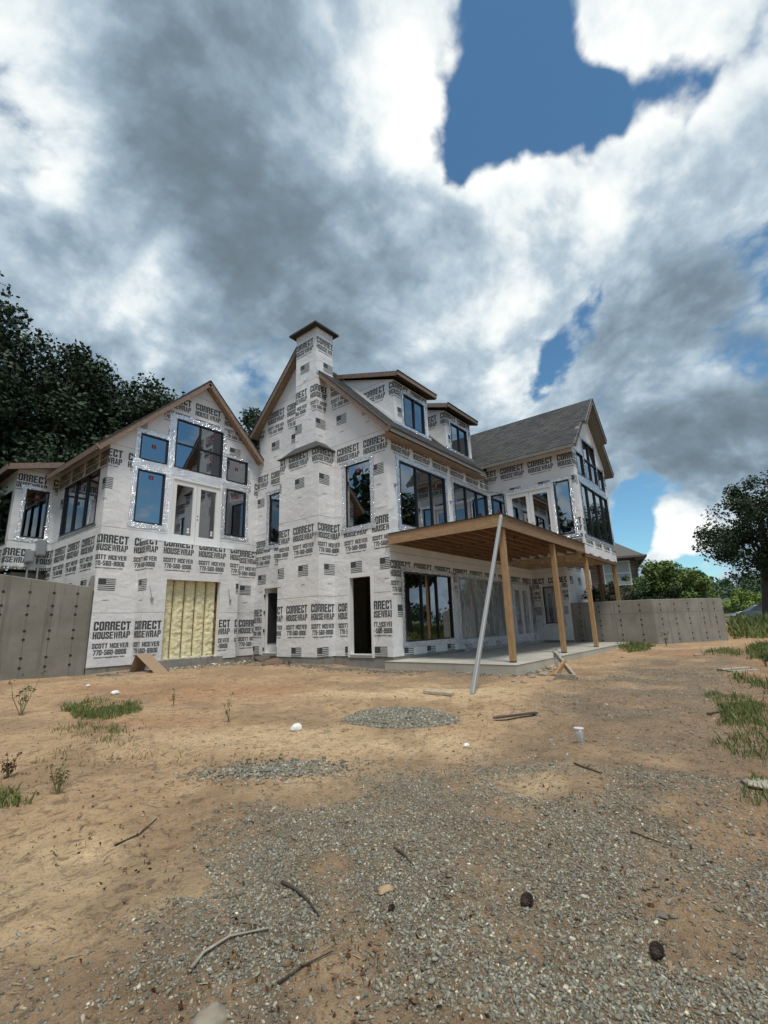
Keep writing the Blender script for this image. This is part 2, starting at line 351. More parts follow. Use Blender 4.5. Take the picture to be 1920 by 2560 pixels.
def np_mesh(name, verts, faces, m, parent=None, col=None, smooth=False):
    """verts (N,3) in house coords, faces (F,k)"""
    b = base_of(parent); me = bpy.data.meshes.new(name); V = (np.asarray(verts, float)-np.array(b))*fl
    F = np.asarray(faces, np.int32); k = F.shape[1]
    me.vertices.add(len(V)); me.vertices.foreach_set('co', V.astype(np.float32).ravel())
    me.loops.add(F.size); me.loops.foreach_set('vertex_index', F.ravel())
    me.polygons.add(len(F)); me.polygons.foreach_set('loop_start', np.arange(0, F.size, k, dtype=np.int32))
    me.update(calc_edges=True)
    if smooth: me.polygons.foreach_set('use_smooth', np.ones(len(F), bool))
    if col is not None:
        a = me.color_attributes.new('col', 'FLOAT_COLOR', 'POINT'); cc = np.ones((len(V), 4), np.float32); cc[:, :3] = col; a.data.foreach_set('color', cc.ravel())
    me.materials.append(MATS[m]); o = bpy.data.objects.new(name, me); return link(o, parent)
def vnoise(x, y, seed=0):
    xi = np.floor(x).astype(np.int64); yi = np.floor(y).astype(np.int64); fx = x-xi; fy = y-yi
    fx = fx*fx*(3-2*fx); fy = fy*fy*(3-2*fy)
    def h(a, b):
        n = (a*374761393+b*668265263+seed*1442695041) & 0xffffffff; n = ((n ^ (n >> 13))*1274126177) & 0xffffffff
        return ((n ^ (n >> 16)) & 0xffff)/65535.
    return (h(xi, yi)*(1-fx)+h(xi+1, yi)*fx)*(1-fy)+(h(xi, yi+1)*(1-fx)+h(xi+1, yi+1)*fx)*fy
def fbm(x, y, o=4, seed=0):
    r = 0; a = .5; x = np.asarray(x, float); y = np.asarray(y, float)
    for i in range(o): r = r+a*vnoise(x, y, seed+i); x = x*2.03+7.1; y = y*2.03+3.7; a *= .5
    return r/(1-.5**o)
def sstep(a, b, x): t = np.clip((x-a)/(b-a), 0, 1); return t*t*(3-2*t)

# ------------------------------------------------------------------ ground
def gz(u, v):
    """height of the yard"""
    u = np.asarray(u, float); v = np.asarray(v, float)
    d = np.hypot(u-CU, v-CV)
    z = -.10-.33*np.exp(-(d/6.5)**2)
    z = z+.10*sstep(1., -5., v)*sstep(2, -3, u)                       # up to the left wing
    far = sstep(14, 30, u)*sstep(-2, 9, v); z = z+far*.95             # grassy bank at the far right
    z = z-far*sstep(36, 46, d)*.75
    z = z+sstep(38, 80, d)*1.2
    z = z+.10*sstep(6., 10., u)*sstep(20, 14, u)
    near = sstep(60, 20, d)
    z = z+near*((fbm(u*.7, v*.7, 4, 3)-.5)*.16+(fbm(u*2.9, v*2.9, 3, 9)-.5)*.045)
    track = np.exp(-((v-6.9-.12*u*0-.5*np.sin(u*.3))/.5)**2)*sstep(6, 0, u)*near
    return z-.03*track
DISP = 1920/1659.
def gp(x, y, it=6):
    """ground point under a pixel of the 1659 px wide photograph"""
    d = CF+CR*((x*DISP-960)/FPX)-CUP*((y*DISP-1280)/FPX); z = -.2
    for _ in range(it):
        t = (z-CZ)/d[2]; p = (CU+t*d[0], CV+t*d[1]); z = float(gz(*p))
    return p[0], p[1], z
def inpoly(px, py, poly):
    r = np.zeros(np.shape(px), bool); j = len(poly)-1
    for i in range(len(poly)):
        xi, yi = poly[i][:2]; xj, yj = poly[j][:2]
        c = ((yi > py) != (yj > py)) & (px < (xj-xi)*(py-yi)/(yj-yi+1e-12)+xi); r ^= c; j = i
    return r
def soft(px, py, poly, w):           # soft inside mask with noisy edge
    jx = px+(fbm(px*1.7, py*1.7, 4, 21)-.5)*w; jy = py+(fbm(px*1.7, py*1.7, 4, 55)-.5)*w
    return inpoly(jx, jy, poly)
G_MAIN = [gp(*p) for p in [(-200, 2212), (-60, 2130), (130, 2050), (330, 1960), (420, 1880), (480, 1800), (610, 1745), (760, 1705), (840, 1665), (960, 1640), (1100, 1625), (1170, 1570), (1190, 1500), (1270, 1455), (1400, 1425), (1560, 1400), (1900, 1400)]]+[(CU-3, CV+6), (CU-4, CV+1)]
G_PATCH = [gp(865+125*math.cos(t)*(1+.12*math.sin(3*t)), 1551+23*math.sin(t)) for t in np.linspace(0, 6.28, 24)]
G_PATCH2 = [gp(600+110*math.cos(t), 1662+16*math.sin(t)) for t in np.linspace(0, 6.28, 16)]
SANDS = [[gp(cx+rx*math.cos(t), cy+ry*math.sin(t)) for t in np.linspace(0, 6.28, 18)] for cx, cy, rx, ry in ((170, 1900, 260, 80), (700, 1712, 110, 38), (1200, 1690, 90, 26), (700, 1600, 330, 22), (80, 1990, 190, 40), (900, 1495, 260, 14))]
REDS = [[gp(cx+rx*math.cos(t), cy+ry*math.sin(t)) for t in np.linspace(0, 6.28, 18)] for cx, cy, rx, ry in ((1490, 1412, 90, 8), (1600, 1370, 90, 8), (1640, 1350, 60, 12), (420, 1490, 300, 16), (330, 1560, 200, 14))]
nr, na = 330, 620
rr = np.concatenate([[.005, .12, .24], np.geomspace(.35, 32, nr-49), np.geomspace(33, 900, 46)])
vis = np.linspace(-52, 52, na-90); out = np.linspace(52, 308, 92)[1:-1]
aa = np.radians(np.concatenate([vis, out]))+YAW
GU = CU+rr[:, None]*np.cos(aa)[None, :]; GV = CV+rr[:, None]*np.sin(aa)[None, :]; GZ = gz(GU, GV)
x, y = GU.ravel(), GV.ravel()
col = np.empty((len(x), 3)); col[:] = (.56, .37, .20)
nb = fbm(x*.45, y*.45, 4, 31)[:, None]
col = col*(1-sstep(.45, .7, nb)*.45)+np.array([.45, .275, .14])*sstep(.45, .7, nb)*.45
dist_h = np.hypot(x-CU, y-CV)
def softm(pl, w, r):
    return sum(soft(x+dx*r, y+dy*r, pl, w).astype(float) for dx, dy in ((0, 0), (1, .2), (-.9, .5), (.2, -1), (-.4, -.8), (.6, .8), (-.2, 1.)))/7.
gm = softm(G_MAIN, 1.3, .4); gpm = np.maximum(softm(G_PATCH, .15, .05), .6*softm(G_PATCH2, .8, .25))
gn = fbm(x*1.6, y*1.6, 4, 77)
kk = (gm*(.35+.65*sstep(.25, .55, gn)))[:, None]*.86; col = col*(1-kk)+np.array([.185, .14, .095])*kk
kk = gpm[:, None]*.85; col = col*(1-kk)+np.array([.17, .155, .13])*kk
for s_ in SANDS: kk = softm(s_, .9, .25)[:, None]*.9; col = col*(1-kk)+np.array([.70, .50, .28])*kk
for s_ in REDS: kk = softm(s_, .8, .3)[:, None]*.6; col = col*(1-kk)+np.array([.46, .235, .105])*kk
dk = sstep(.46, .64, fbm(x*1.1, y*1.1, 5, 44))[:, None]*.62; col = col*(1-dk)+np.array([.31, .20, .11])*dk
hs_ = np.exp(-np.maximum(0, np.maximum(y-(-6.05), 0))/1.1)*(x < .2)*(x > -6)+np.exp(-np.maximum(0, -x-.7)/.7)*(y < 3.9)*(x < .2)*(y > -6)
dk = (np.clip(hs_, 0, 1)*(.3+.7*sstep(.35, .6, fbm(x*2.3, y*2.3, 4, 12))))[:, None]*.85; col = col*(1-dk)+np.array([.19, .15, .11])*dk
gr = (sstep(14.5, 19, x)*sstep(6.2, 7.6, y)*sstep(.32, .5, fbm(x*.5, y*.5, 3, 5)))[:, None]; gr = np.maximum(gr, sstep(34, 50, dist_h)[:, None]); col = col*(1-gr)+np.array([.085, .115, .035])*gr
idx = np.arange(nr*na).reshape(nr, na)
Fq = np.stack([idx[:-1], np.roll(idx, -1, 1)[:-1], np.roll(idx, -1, 1)[1:], idx[1:]], -1).reshape(-1, 4)
c_i = len(x); V_ = np.column_stack([x, y, GZ.ravel()])
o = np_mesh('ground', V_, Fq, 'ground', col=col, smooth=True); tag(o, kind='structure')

# ------------------------------------------------------------------ house-wrap lettering: block letters from convex pieces
def glyphs():
    s, t, cx, cy, ix, iy = .39, .185, .20, .11, .04, .035
    O = [(cx, 0), (1-cx, 0), (1, cy), (1, 1-cy), (1-cx, 1), (cx, 1), (0, 1-cy), (0, cy)]
    I = [(s+ix, t), (1-s-ix, t), (1-s, t+iy), (1-s, 1-t-iy), (1-s-ix, 1-t), (s+ix, 1-t), (s, 1-t-iy), (s, t+iy)]
    side = lambda i: [O[i], O[(i+1) % 8], I[(i+1) % 8], I[i]]
    rc = lambda a, b, c, d: [(a, b), (c, b), (c, d), (a, d)]
    G = {}
    G['O'] = [side(i) for i in range(8)]; G['0'] = G['O']
    G['C'] = [side(i) for i in (0, 1, 3, 4, 5, 6, 7)]+[rc(1-s, 1-.39, 1, 1-cy), rc(1-s, cy, 1, .37)]
    G['U'] = [side(0), side(1), side(7), rc(0, cy, s, 1), rc(1-s, cy, 1, 1)]
    G['E'] = [rc(0, 0, s, 1), rc(s, 0, .95, t), rc(s, 1-t, .95, 1), rc(s, .42, .88, .42+t)]
    G['T'] = [rc(0, 1-t*1.05, 1, 1), rc(.5-s/2, 0, .5+s/2, 1-t)]
    G['H'] = [rc(0, 0, s, 1), rc(1-s, 0, 1, 1), rc(s, .42, 1-s, .60)]
    top = [rc(0, 0, s, 1), rc(s, 1-t, 1-cx, 1), [(1-cx, 1), (1-s-ix, 1-t), (1-s, 1-t-iy), (1, 1-cy)], rc(1-s, .56, 1, 1-cy)]
    G['P'] = top+[[(s, .42), (1-cx, .42), (1, .56), (1-s, .56), (s, .56)]]
    G['R'] = top+[[(s, .45), (1-cx, .45), (1, .56), (1-s, .56), (s, .56)], [(1-s, 0), (1, 0), (1, .37), (1-.12, .47), (1-s, .47)]]
    G['S'] = [side(3), side(4), side(5), rc(1-s, .66, 1, 1-cy), [(0, .62), (s, .66), (s, 1-t-iy), (0, 1-cy)], [(0, .62), (1-s, .34), (1, .40), (s, .66)], [(1-s, t+iy), (1, cy), (1, .40), (1-s, .34)], side(0), side(1), side(7), rc(0, cy, s, .34)]
    G['A'] = [[(0, 0), (.3, 0), (.62, 1), (.34, 1)], [(.70, 0), (1, 0), (.66, 1), (.38, 1)], rc(.22, .18, .78, .34)]
    G['V'] = [[(0, 1), (.32, 1), (.64, 0), (.36, 0)], [(.68, 1), (1, 1), (.64, 0), (.36, 0)]]
    G['W'] = [[(0, 1), (.20, 1), (.36, 0), (.15, 0)], [(.40, 1), (.54, 1), (.36, 0), (.20, 0)], [(.46, 1), (.60, 1), (.80, 0), (.64, 0)], [(.80, 1), (1, 1), (.85, 0), (.64, 0)]]
    G['M'] = [rc(0, 0, .26, 1), rc(.74, 0, 1, 1), [(.2, 1), (.34, 1), (.58, .1), (.42, .1)], [(.66, 1), (.8, 1), (.58, .1), (.42, .1)]]
    G['7'] = [rc(0, 1-t, 1, 1), [(.18, 0), (.54, 0), (1, 1-t), (.62, 1-t)]]
    G['5'] = [rc(0, 1-t, .95, 1), rc(0, .48, s, 1-t), [(s*.6, .52), (1-cx, .64), (1, .54), (1-s, .47), (s, .46)], [(1-s, t+iy), (1, cy), (1, .54), (1-s, .47)], side(0), side(1), side(7), rc(0, cy, s, .32)]
    G['6'] = [side(i) for i in (0, 1, 3, 4, 5, 6, 7)]+[rc(1-s, .68, 1, 1-cy), rc(1-s, cy, 1, .50), [(s, .44), (1-s, .44), (1, .50), (1-cx, .60), (s, .60)]]
    G['9'] = [[(1-a, 1-b) for a, b in p] for p in G['6']]
    G['4'] = [rc(.55, 0, .9, 1), rc(0, .22, 1, .38), [(0, .38), (.3, .38), (.62, 1), (.5, 1)]]
    G['2'] = [rc(0, 0, 1, t), side(3), side(4), side(5), rc(0, .66, s, 1-cy), [(0, t), (.42, t), (1, .62), (1, 1-cy), (1-s, 1-t-iy), (1-s, .62)]]
    G['-'] = [rc(.1, .36, .9, .54)]; G['.'] = [rc(.3, 0, .7, .2)]
    return G
GL = glyphs()
def line(txt, x0, x1, z0, z1):
    n = sum(.55 if c in ' .' else .7 if c == '-' else 1.22 if c in 'WM' else 1. for c in txt); gap = .10
    w = (x1-x0)/(n+gap*(len(txt)-1)); x = x0; r = []
    for c in txt:
        cw = w*(.55 if c in ' .' else .7 if c == '-' else 1.22 if c in 'WM' else 1.)
        if c != ' ':
            for p in GL[c]: r.append([(x+a*cw, z0+b*(z1-z0)) for a, b in p])
        x += cw+gap*w
    return r
def flag(x0, x1, z0, z1):
    h = (z1-z0)/13; r = [[(x0, z1-7*h), (x0+(x1-x0)*.45, z1-7*h), (x0+(x1-x0)*.45, z1), (x0, z1)]]
    for i in range(0, 13, 2):
        a = x0 if i > 6 else x0+(x1-x0)*.45; r.append([(a, z1-(i+1)*h), (x1, z1-(i+1)*h), (x1, z1-i*h), (a, z1-i*h)])
    return r
CH = line('CORRECT', 0, 1.02, -.50, -.245)+line('HOUSEWRAP', 0, 1.02, -.735, -.535)
URL = lambda a: line('CORRECTHOUSEWRAP.COM', .08, .92, a-.035, a)
TILE = {'S': CH+line('SCOTT MCEVER', .01, 1.0, -1.0, -.86)+line('770-560-9906', .05, .96, -1.185, -1.04)+URL(-1.235)+flag(.28, .76, -1.91, -1.56)+line('-4247', .40, .62, -2.21, -2.18)}
TILE['N'] = [[(a, z+.085) for a, z in p] for p in CH]+URL(-.70)+flag(.34, .82, -1.45, -1.1)+line('-4247', .48, .70, -1.80, -1.77)
TILE['F'] = flag(.0, .48, -.35, 0)
def clip_half(p, nx, nz, c):        # keep nx*x+nz*z<=c
    r = []; n = len(p)
    for i in range(n):
        a, b = p[i], p[(i+1) % n]; da = nx*a[0]+nz*a[1]-c; db = nx*b[0]+nz*b[1]-c
        if da <= 0: r.append(a)
        if (da < 0 < db) or (db < 0 < da): t = da/(da-db); r.append((a[0]+(b[0]-a[0])*t, a[1]+(b[1]-a[1])*t))
    return r
def wall_cells(a0, a1, z0, top, holes):
    """convex cells (x0,x1,zb,zt0,zt1) of a wall with rectangular holes; top is a polyline [(a,z),...]"""
    def tz(a):
        for (p, q) in zip(top, top[1:]):
            if p[0] <= a <= q[0]: return p[1]+(q[1]-p[1])*(a-p[0])/max(q[0]-p[0], 1e-9)
        return top[-1][1] if a > top[-1][0] else top[0][1]
    xs = sorted({a0, a1, *[h[0] for h in holes], *[h[1] for h in holes], *[t[0] for t in top]}); xs = [x for x in xs if a0-1e-9 <= x <= a1+1e-9]
    cells = []
    for x0, x1 in zip(xs, xs[1:]):
        if x1-x0 < 1e-6: continue
        t0, t1 = tz(x0+1e-7), tz(x1-1e-7); mid = (x0+x1)/2
        hs = sorted([(h[2], h[3]) for h in holes if h[0] <= mid <= h[1]]); zb = z0
        for h0, h1 in hs:
            if h0 > zb+1e-6: cells.append((x0, x1, zb, h0, h0))
            zb = max(zb, h1)
        if min(t0, t1) > zb-1e-6: cells.append((x0, x1, zb, max(t0, zb), max(t1, zb)))
    return cells
def P3(ax, c, a, z, off=0.):
    """point of a wall plane; ax 'u': plane u=c facing -u; ax 'v': plane v=c facing +v; off = outwards"""
    return (c-off, a, z) if ax == 'u' else (a, c+off, z)
house = thing('house', 'two storey house under construction wrapped in white printed housewrap with dark windows', 'house', (0, 0, .0))
def wall(ax, c, a0, a1, z0, top, holes=(), bands=(), ds=0., th=.16, mname='wrap', parent=None, nm='wall', lab=None):
    cells = wall_cells(a0, a1, z0, top, list(holes)); mb = MB()
    for x0, x1, zb, t0, t1 in cells:
        mb.poly([P3(ax, c, x0, zb), P3(ax, c, x1, zb), P3(ax, c, x1, t1), P3(ax, c, x0, t0)])
        if th: mb.poly([P3(ax, c, x0, zb, -th), P3(ax, c, x0, t0, -th), P3(ax, c, x1, t1, -th), P3(ax, c, x1, zb, -th)])
    if th:
        for h0, h1, g0, g1 in holes:
            q = [(h0, g0), (h1, g0), (h1, g1), (h0, g1)]
            for i in range(4):
                p, r = q[i], q[(i+1) % 4]; mb.poly([P3(ax, c, *p), P3(ax, c, *r), P3(ax, c, *r, -th), P3(ax, c, *p, -th)])
    w = mb.build(nm, mname, parent or house, recalc=False)
    if lab: w['label'] = lab
    if bands:
        pm = MB(); zmax = max(max(x[3], x[4]) for x in cells)
        for zl, typ, ph, *rest in bands:
            polys = []
            zlo = rest[0] if rest else -99
            k0 = math.floor((a0+ds-ph)/1.2)-1; k1 = math.ceil((a1+ds-ph)/1.2)+1
            for k in range(k0, k1+1):
                x = ph+k*1.2-ds
                if x > a1 or x+1.05 < a0: continue
                polys += [[(x+a, zl+z) for a, z in p] for p in TILE[typ]]
            if typ != 'F' and zl < zmax:
                x = a0
                while x < a1:
                    polys.append([(x, zl-.006), (x+.035, zl-.004), (x+.035, zl+.008), (x, zl+.006)]); x += .055
            for p in polys:
                xa = min(q[0] for q in p); xb = max(q[0] for q in p); za = min(q[1] for q in p); zb_ = max(q[1] for q in p)
                if za < zlo: continue
                for x0, x1, zb, t0, t1 in cells:
                    if xb <= x0 or xa >= x1 or zb_ <= zb or za >= max(t0, t1): continue
                    q = p
                    if not (xa >= x0 and xb <= x1 and za >= zb and zb_ <= min(t0, t1)):
                        q = clip_half(q, -1, 0, -x0)
                        if len(q) > 2: q = clip_half(q, 1, 0, x1)
                        if len(q) > 2: q = clip_half(q, 0, -1, -zb)
                        if len(q) > 2: sl_ = (t1-t0)/(x1-x0); q = clip_half(q, -sl_, 1, t0-sl_*x0)
                    if len(q) > 2: pm.poly([P3(ax, c, a, z, .003) for a, z in q])
        if pm.v:
            po = pm.build('housewrap_print', 'print', w, recalc=False); po['kind'] = 'stuff'
    return w

# ------------------------------------------------------------------ openings
def strip(ax, c, a0, a1, z0, z1, off, seed):
    """crumpled foil strip as a displaced grid"""
    L = max(a1-a0, z1-z0); n = max(3, int(L/.045)); m = 4; vert = (z1-z0) > (a1-a0); V = []; F = []
    rn = np.random.default_rng(seed)
    for i in range(n+1):
        for j in range(m+1):
            s_, t_ = i/n, j/m; e = .012 if j in (0, m) else 0
            if vert: a = a0+(a1-a0)*t_+rn.uniform(-e, e); z = z0+(z1-z0)*s_
            else: a = a0+(a1-a0)*s_; z = z0+(z1-z0)*t_+rn.uniform(-e, e)
            V.append(P3(ax, c, a, z, off+abs(rn.normal(0, .006))))
    for i in range(n):
        for j in range(m): k = i*(m+1)+j; F.append((k, k+1, k+m+2, k+m+1))
    return V, F
def tape(ax, c, a0, a1, z0, z1, w, parent, off=.006, sides='LRTB', ext=.12):
    w *= 1.22
    for sname in sides:
        e = random.uniform(.3, 1)*ext
        r = {'L': (a0-w, a0+.012, z0-w*.2, z1+w*.7), 'R': (a1-.012, a1+w, z0-w*.2, z1+w*.7), 'T': (a0-w-e*.5, a1+w+e*.4, z1-.012, z1+w), 'B': (a0-w-e*.6, a1+w+e*.5, z0-w*1.1, z0+.012)}[sname]
        V, F = strip(ax, c, *r, off+{'L': 0, 'R': 0, 'T': .008, 'B': .004}[sname], random.randint(0, 9999))
        mb = MB(); mb.add(V, F); mb.build('flashing_tape', 'foil', parent, recalc=False)
def bar(ax, c, a0, a1, z0, z1, o0, o1, mb):
    p = [P3(ax, c, a, z, o) for o in (o0, o1) for a, z in ((a0, z0), (a1, z0), (a1, z1), (a0, z1))]; mb.hexa(p); return mb
def frame_mb(ax, c, a0, a1, z0, z1, w, o0, o1):
    mb = MB(); bar(ax, c, a0, a1, z0, z0+w, o0, o1, mb); bar(ax, c, a0, a1, z1-w, z1, o0, o1, mb); bar(ax, c, a0, a0+w, z0+w, z1-w, o0, o1, mb); bar(ax, c, a1-w, a1, z0+w, z1-w, o0, o1, mb); return mb
def sticker(ax, c, a, z, o, parent, s=.14):
    mb = MB(); bar(ax, c, a-s*.55, a+s*.55, z-s/2, z+s/2, o+.001, o+.003, mb); st = mb.build('sticker', 'red', parent)
    mb = MB()
    for x, y, w_, h_ in ((-.2, .05, .09, .16), (.05, .05, .09, .16), (-.08, 0, .12, .06), (-.3, -.3, .6, .03)): bar(ax, c, a+x*s, a+(x+w_)*s, z+y*s, z+(y+h_)*s, o+.0035, o+.005, mb)
    mb.build('sticker_print', 'blind', parent)
def window(ax, c, a0, a1, z0, z1, cols=(), rows=(), tw=.11, sides='LRTB', stick=(), depth=.02, fw=.045, mul=.04):
    w = frame_mb(ax, c, a0, a1, z0, z1, fw, -.09, depth).build('window', 'black', house)
    xs = [a0+fw]+[a0+(a1-a0)*f for f in cols]+[a1-fw]; zs = [z0+fw]+[z0+(z1-z0)*f for f in rows]+[z1-fw]
    for x in xs[1:-1]: bar(ax, c, x-mul/2, x+mul/2, z0+fw-.002, z1-fw+.002, -.085, depth-.006, MB()).build('mullion', 'black', w)
    for z in zs[1:-1]: bar(ax, c, a0+fw-.002, a1-fw+.002, z-mul/2, z+mul/2, -.083, depth-.009, MB()).build('mullion', 'black', w)
    for x0, x1 in zip(xs, xs[1:]):
        for q0, q1 in zip(zs, zs[1:]):
            tl = random.uniform(-.004, .004); tl2 = random.uniform(-.003, .003)
            mb = MB(); mb.poly([P3(ax, c, x0-.004, q0-.004, -.04-tl), P3(ax, c, x1+.004, q0-.004, -.04-tl+tl2), P3(ax, c, x1+.004, q1+.004, -.04+tl+tl2), P3(ax, c, x0-.004, q1+.004, -.04+tl)]); mb.build('pane', 'glass', w, recalc=False)
    for fx, fz in stick: sticker(ax, c, a0+(a1-a0)*fx, z0+(z1-z0)*fz, -.035, w, .13)
    if tw: tape(ax, c, a0, a1, z0, z1, tw, w, sides=sides)
    return w
def french(ax, c, a0, a1, z0, z1, out=.05):
    w = frame_mb(ax, c, a0, a1, z0, z1, .075, -.12, out).build('french_door', 'white', house)
    mid = (a0+a1)/2
    for x0, x1 in ((a0+.08, mid-.006), (mid+.006, a1-.08)):
        mb = MB(); st = .13
        bar(ax, c, x0, x0+st, z0+.08, z1-.08, -.05, out-.03, mb); bar(ax, c, x1-st, x1, z0+.08, z1-.08, -.05, out-.03, mb)
        bar(ax, c, x0+st, x1-st, z0+.08, z0+.32, -.05, out-.03, mb); bar(ax, c, x0+st, x1-st, z1-.24, z1-.08, -.05, out-.03, mb)
        mb.build('door_leaf', 'white', w)
        mb = MB(); mb.poly([P3(ax, c, x0+st-.01, z0+.31, -.01), P3(ax, c, x1-st+.01, z0+.31, -.01), P3(ax, c, x1-st+.01, z1-.23, -.01), P3(ax, c, x0+st-.01, z1-.23, -.01)]); mb.build('pane', 'glass', w, recalc=False)
        mb = MB()
        for dz in (.42, .52): bar(ax, c, x1-st-.14, x1-st-.06, z0+dz, z0+dz+.075, -.008, -.005, mb)
        mb.build('paper_label', 'white', w)
    mb = MB()
    for dz in (.92, 1.05):
        ctr = P3(ax, c, mid+.06, z0+dz, out-.029); ring = [P3(ax, c, mid+.06+.025*math.cos(t), z0+dz+.025*math.sin(t), out-.028) for t in np.linspace(0, 2*math.pi, 11)[:-1]]
        mb.poly(ring)
    mb.build('lock_hole', 'dark', w, recalc=False)
    return w

# ------------------------------------------------------------------ dimensions (from the photograph)
UR, VD, WR = 6.953, 3.62, 4.571
VB, LB = -6.568, -5.548
ZB = .169
roofM = lambda v: min(7.40-v, 15.59+v)-.20          # underside of main roof
roofB = lambda u: 10.15-abs(u+2.494)-.20
roofR = lambda u: 10.25-abs(u-9.24)-.20
B1, B2, B3, B4 = (2.016, 'S', -3.86), (4.601, 'S', -3.57), (7.15, 'N', -1.45), (9.80, 'S', -1.75)
MB_ = [B1, B2, B3, B4]
topM = [(-6.45, roofM(-6.45)), (-4.095, roofM(-4.095)), (0., roofM(0.))]
# main gable (u = 0)
dA = (-1.70, -.745, ZB, 2.585); dB_ = (-6.03, -5.08, ZB, 2.56); wA = (-1.79, -.69, 4.17, 6.30); wB = (-5.86, -4.85, 4.11, 6.12)
wall('u', 0, -6.568, 0, ZB, [(-6.568, 8.6)]+topM, [dA, dB_, wA, wB], MB_, ds=.706, lab='tall gable wall wrapped in printed white sheet')
window('u', 0, *wA, stick=((.5, .88),), tw=.12, depth=-.02); window('u', 0, *wB, tw=.1, depth=-.03)
for dd, hinge in ((dA, False), (dB_, True)):
    w = frame_mb('u', 0, dd[0]-.055, dd[1]+.055, dd[2]-.03, dd[3]+.055, .10, -.16, .012).build('doorway', 'white', house)
    mb = MB(); bar('u', 0, dd[0]+.03, dd[1]-.03, dd[2], dd[2]+.04, -.2, .02, mb); mb.build('threshold', 'boxgrey', w)
    if hinge:
        for z in (.3, .95, 1.6, 2.2): bar('u', 0, dd[0]+.045, dd[0]+.075, z, z+.11, -.03, .016, MB()).build('hinge', 'dark', w)
        # white door swung inwards
        mb = MB(); mb.beam((.05, dd[0]+.10, 1.37), (.85, dd[0]+.34, 1.37), .045, 2.36); mb.build('door_leaf', 'white', w)
        mb = MB(); mb.beam((.10, dd[0]+.155, 1.45), (.8, dd[0]+.365, 1.45), .01, 1.8); mb.build('pane', 'dark', w)
# foot chase and chimney
CHS = [B1, B2, B3, B4]
wall('u', -.706, -4.334, -2.329, ZB, [(-4.334, 6.98), (-2.329, 6.98)], (), CHS, nm='chimney_chase')
wall('v', -2.329, -.706, 0, ZB, [(-.706, 6.98), (0, 6.98)], (), CHS, ds=-2.329+.706, nm='chimney_chase', th=0)
wall('v', -4.334, -.70, 0, ZB, [(-.70, 6.98), (0, 6.98)], (), (), nm='chimney_chase', th=0)
mb = MB(); mb.hexa([(-.77, -4.40, 6.95), (0, -4.40, 6.95), (0, -2.25, 6.95), (-.77, -2.25, 6.95), (-.44, -3.85, 7.36), (0, -3.85, 7.36), (0, -2.73, 7.36), (-.44, -2.73, 7.36)]); sk = mb.build('chimney_skirt', 'shingle', house)
mb = MB(); mb.beam((-.775, -4.41, 6.955), (-.775, -2.24, 6.955), .012, .05); mb.beam((-.775, -2.245, 6.955), (.0, -2.245, 6.955), .012, .05); mb.build('drip_edge', 'roofedge', sk)
CB = [(9.80, 'S', -3.05), (11.66, 'N', -3.93, 9.86)]
wall('u', -.438, -3.845, -2.736, 7.3, [(-3.845, 11.87), (-2.736, 11.87)], (), CB, nm='chimney', th=.1)
wall('v', -2.736, -.438, .393, 7.3, [(-.438, 11.87), (.393, 11.87)], (), [(9.80, 'S', -3.05), (11.66, 'N', -2.73, 9.86)], ds=-2.736+.438, nm='chimney', th=.1)
mb = MB(); mb.box(.29, .393, -3.845, -2.737, 7.3, 11.87); mb.box(-.437, .393, -3.845, -3.75, 7.3, 11.87); mb.build('chimney', 'wrap', house)
mb = MB(); mb.box(-.66, .56, -4.02, -2.56, 11.872, 11.94); mb.hexa([(-.64, -4.0, 11.94), (.54, -4.0, 11.94), (.54, -2.58, 11.94), (-.64, -2.58, 11.94), (-.2, -3.5, 12.08), (.1, -3.5, 12.08), (.1, -3.1, 12.08), (-.2, -3.1, 12.08)]); mb.build('chimney_cap', 'roofedge', house)
mb = MB(); mb.beam((-.44, -2.72, 10.05), (.40, -2.72, 10.05), .015, .12); mb.beam((.40, -2.72, 10.05), (.40, -2.72, 9.9), .012, .1); mb.build('flashing', 'foil', house)
# long wall (v = 0)
w1 = (.638, 3.406, 4.115, 6.246); w2 = (4.03, 6.777, 4.115, 6.246); wl = (.642, 3.382, .553, 2.652); wp = (3.97, 7.47, .50, 2.65); fl_ = (8.40, 10.22, .19, 2.62); wsl = (10.28, 10.74, .55, 2.62)
wall('v', 0, 0, UR, 3.4, [(0, 7.2), (UR, 7.2)], [w1, w2], [(7.15, 'N', .956)], ds=.706, lab='long upper wall with two triple windows above the deck')
wall('v', 0, 0, 10.81, ZB, [(0, 3.4), (10.81, 3.4)], [wl, wp, fl_, wsl], [(3.20, 'S', 0., 1.2), (.42, 'F', .52)], ds=0., lab='lower wall behind the patio')
window('v', 0, *w1, cols=(.335, .668), stick=((.45, .86), (.80, .82)), tw=.13); window('v', 0, *w2, cols=(.335, .668), tw=.13)
window('v', 0, *wl, cols=(.34, .67), tw=.12); window('v', 0, *wp, cols=(.34, .67), tw=.12); french('v', 0, *fl_); window('v', 0, *wsl, tw=.05, sides='TB')
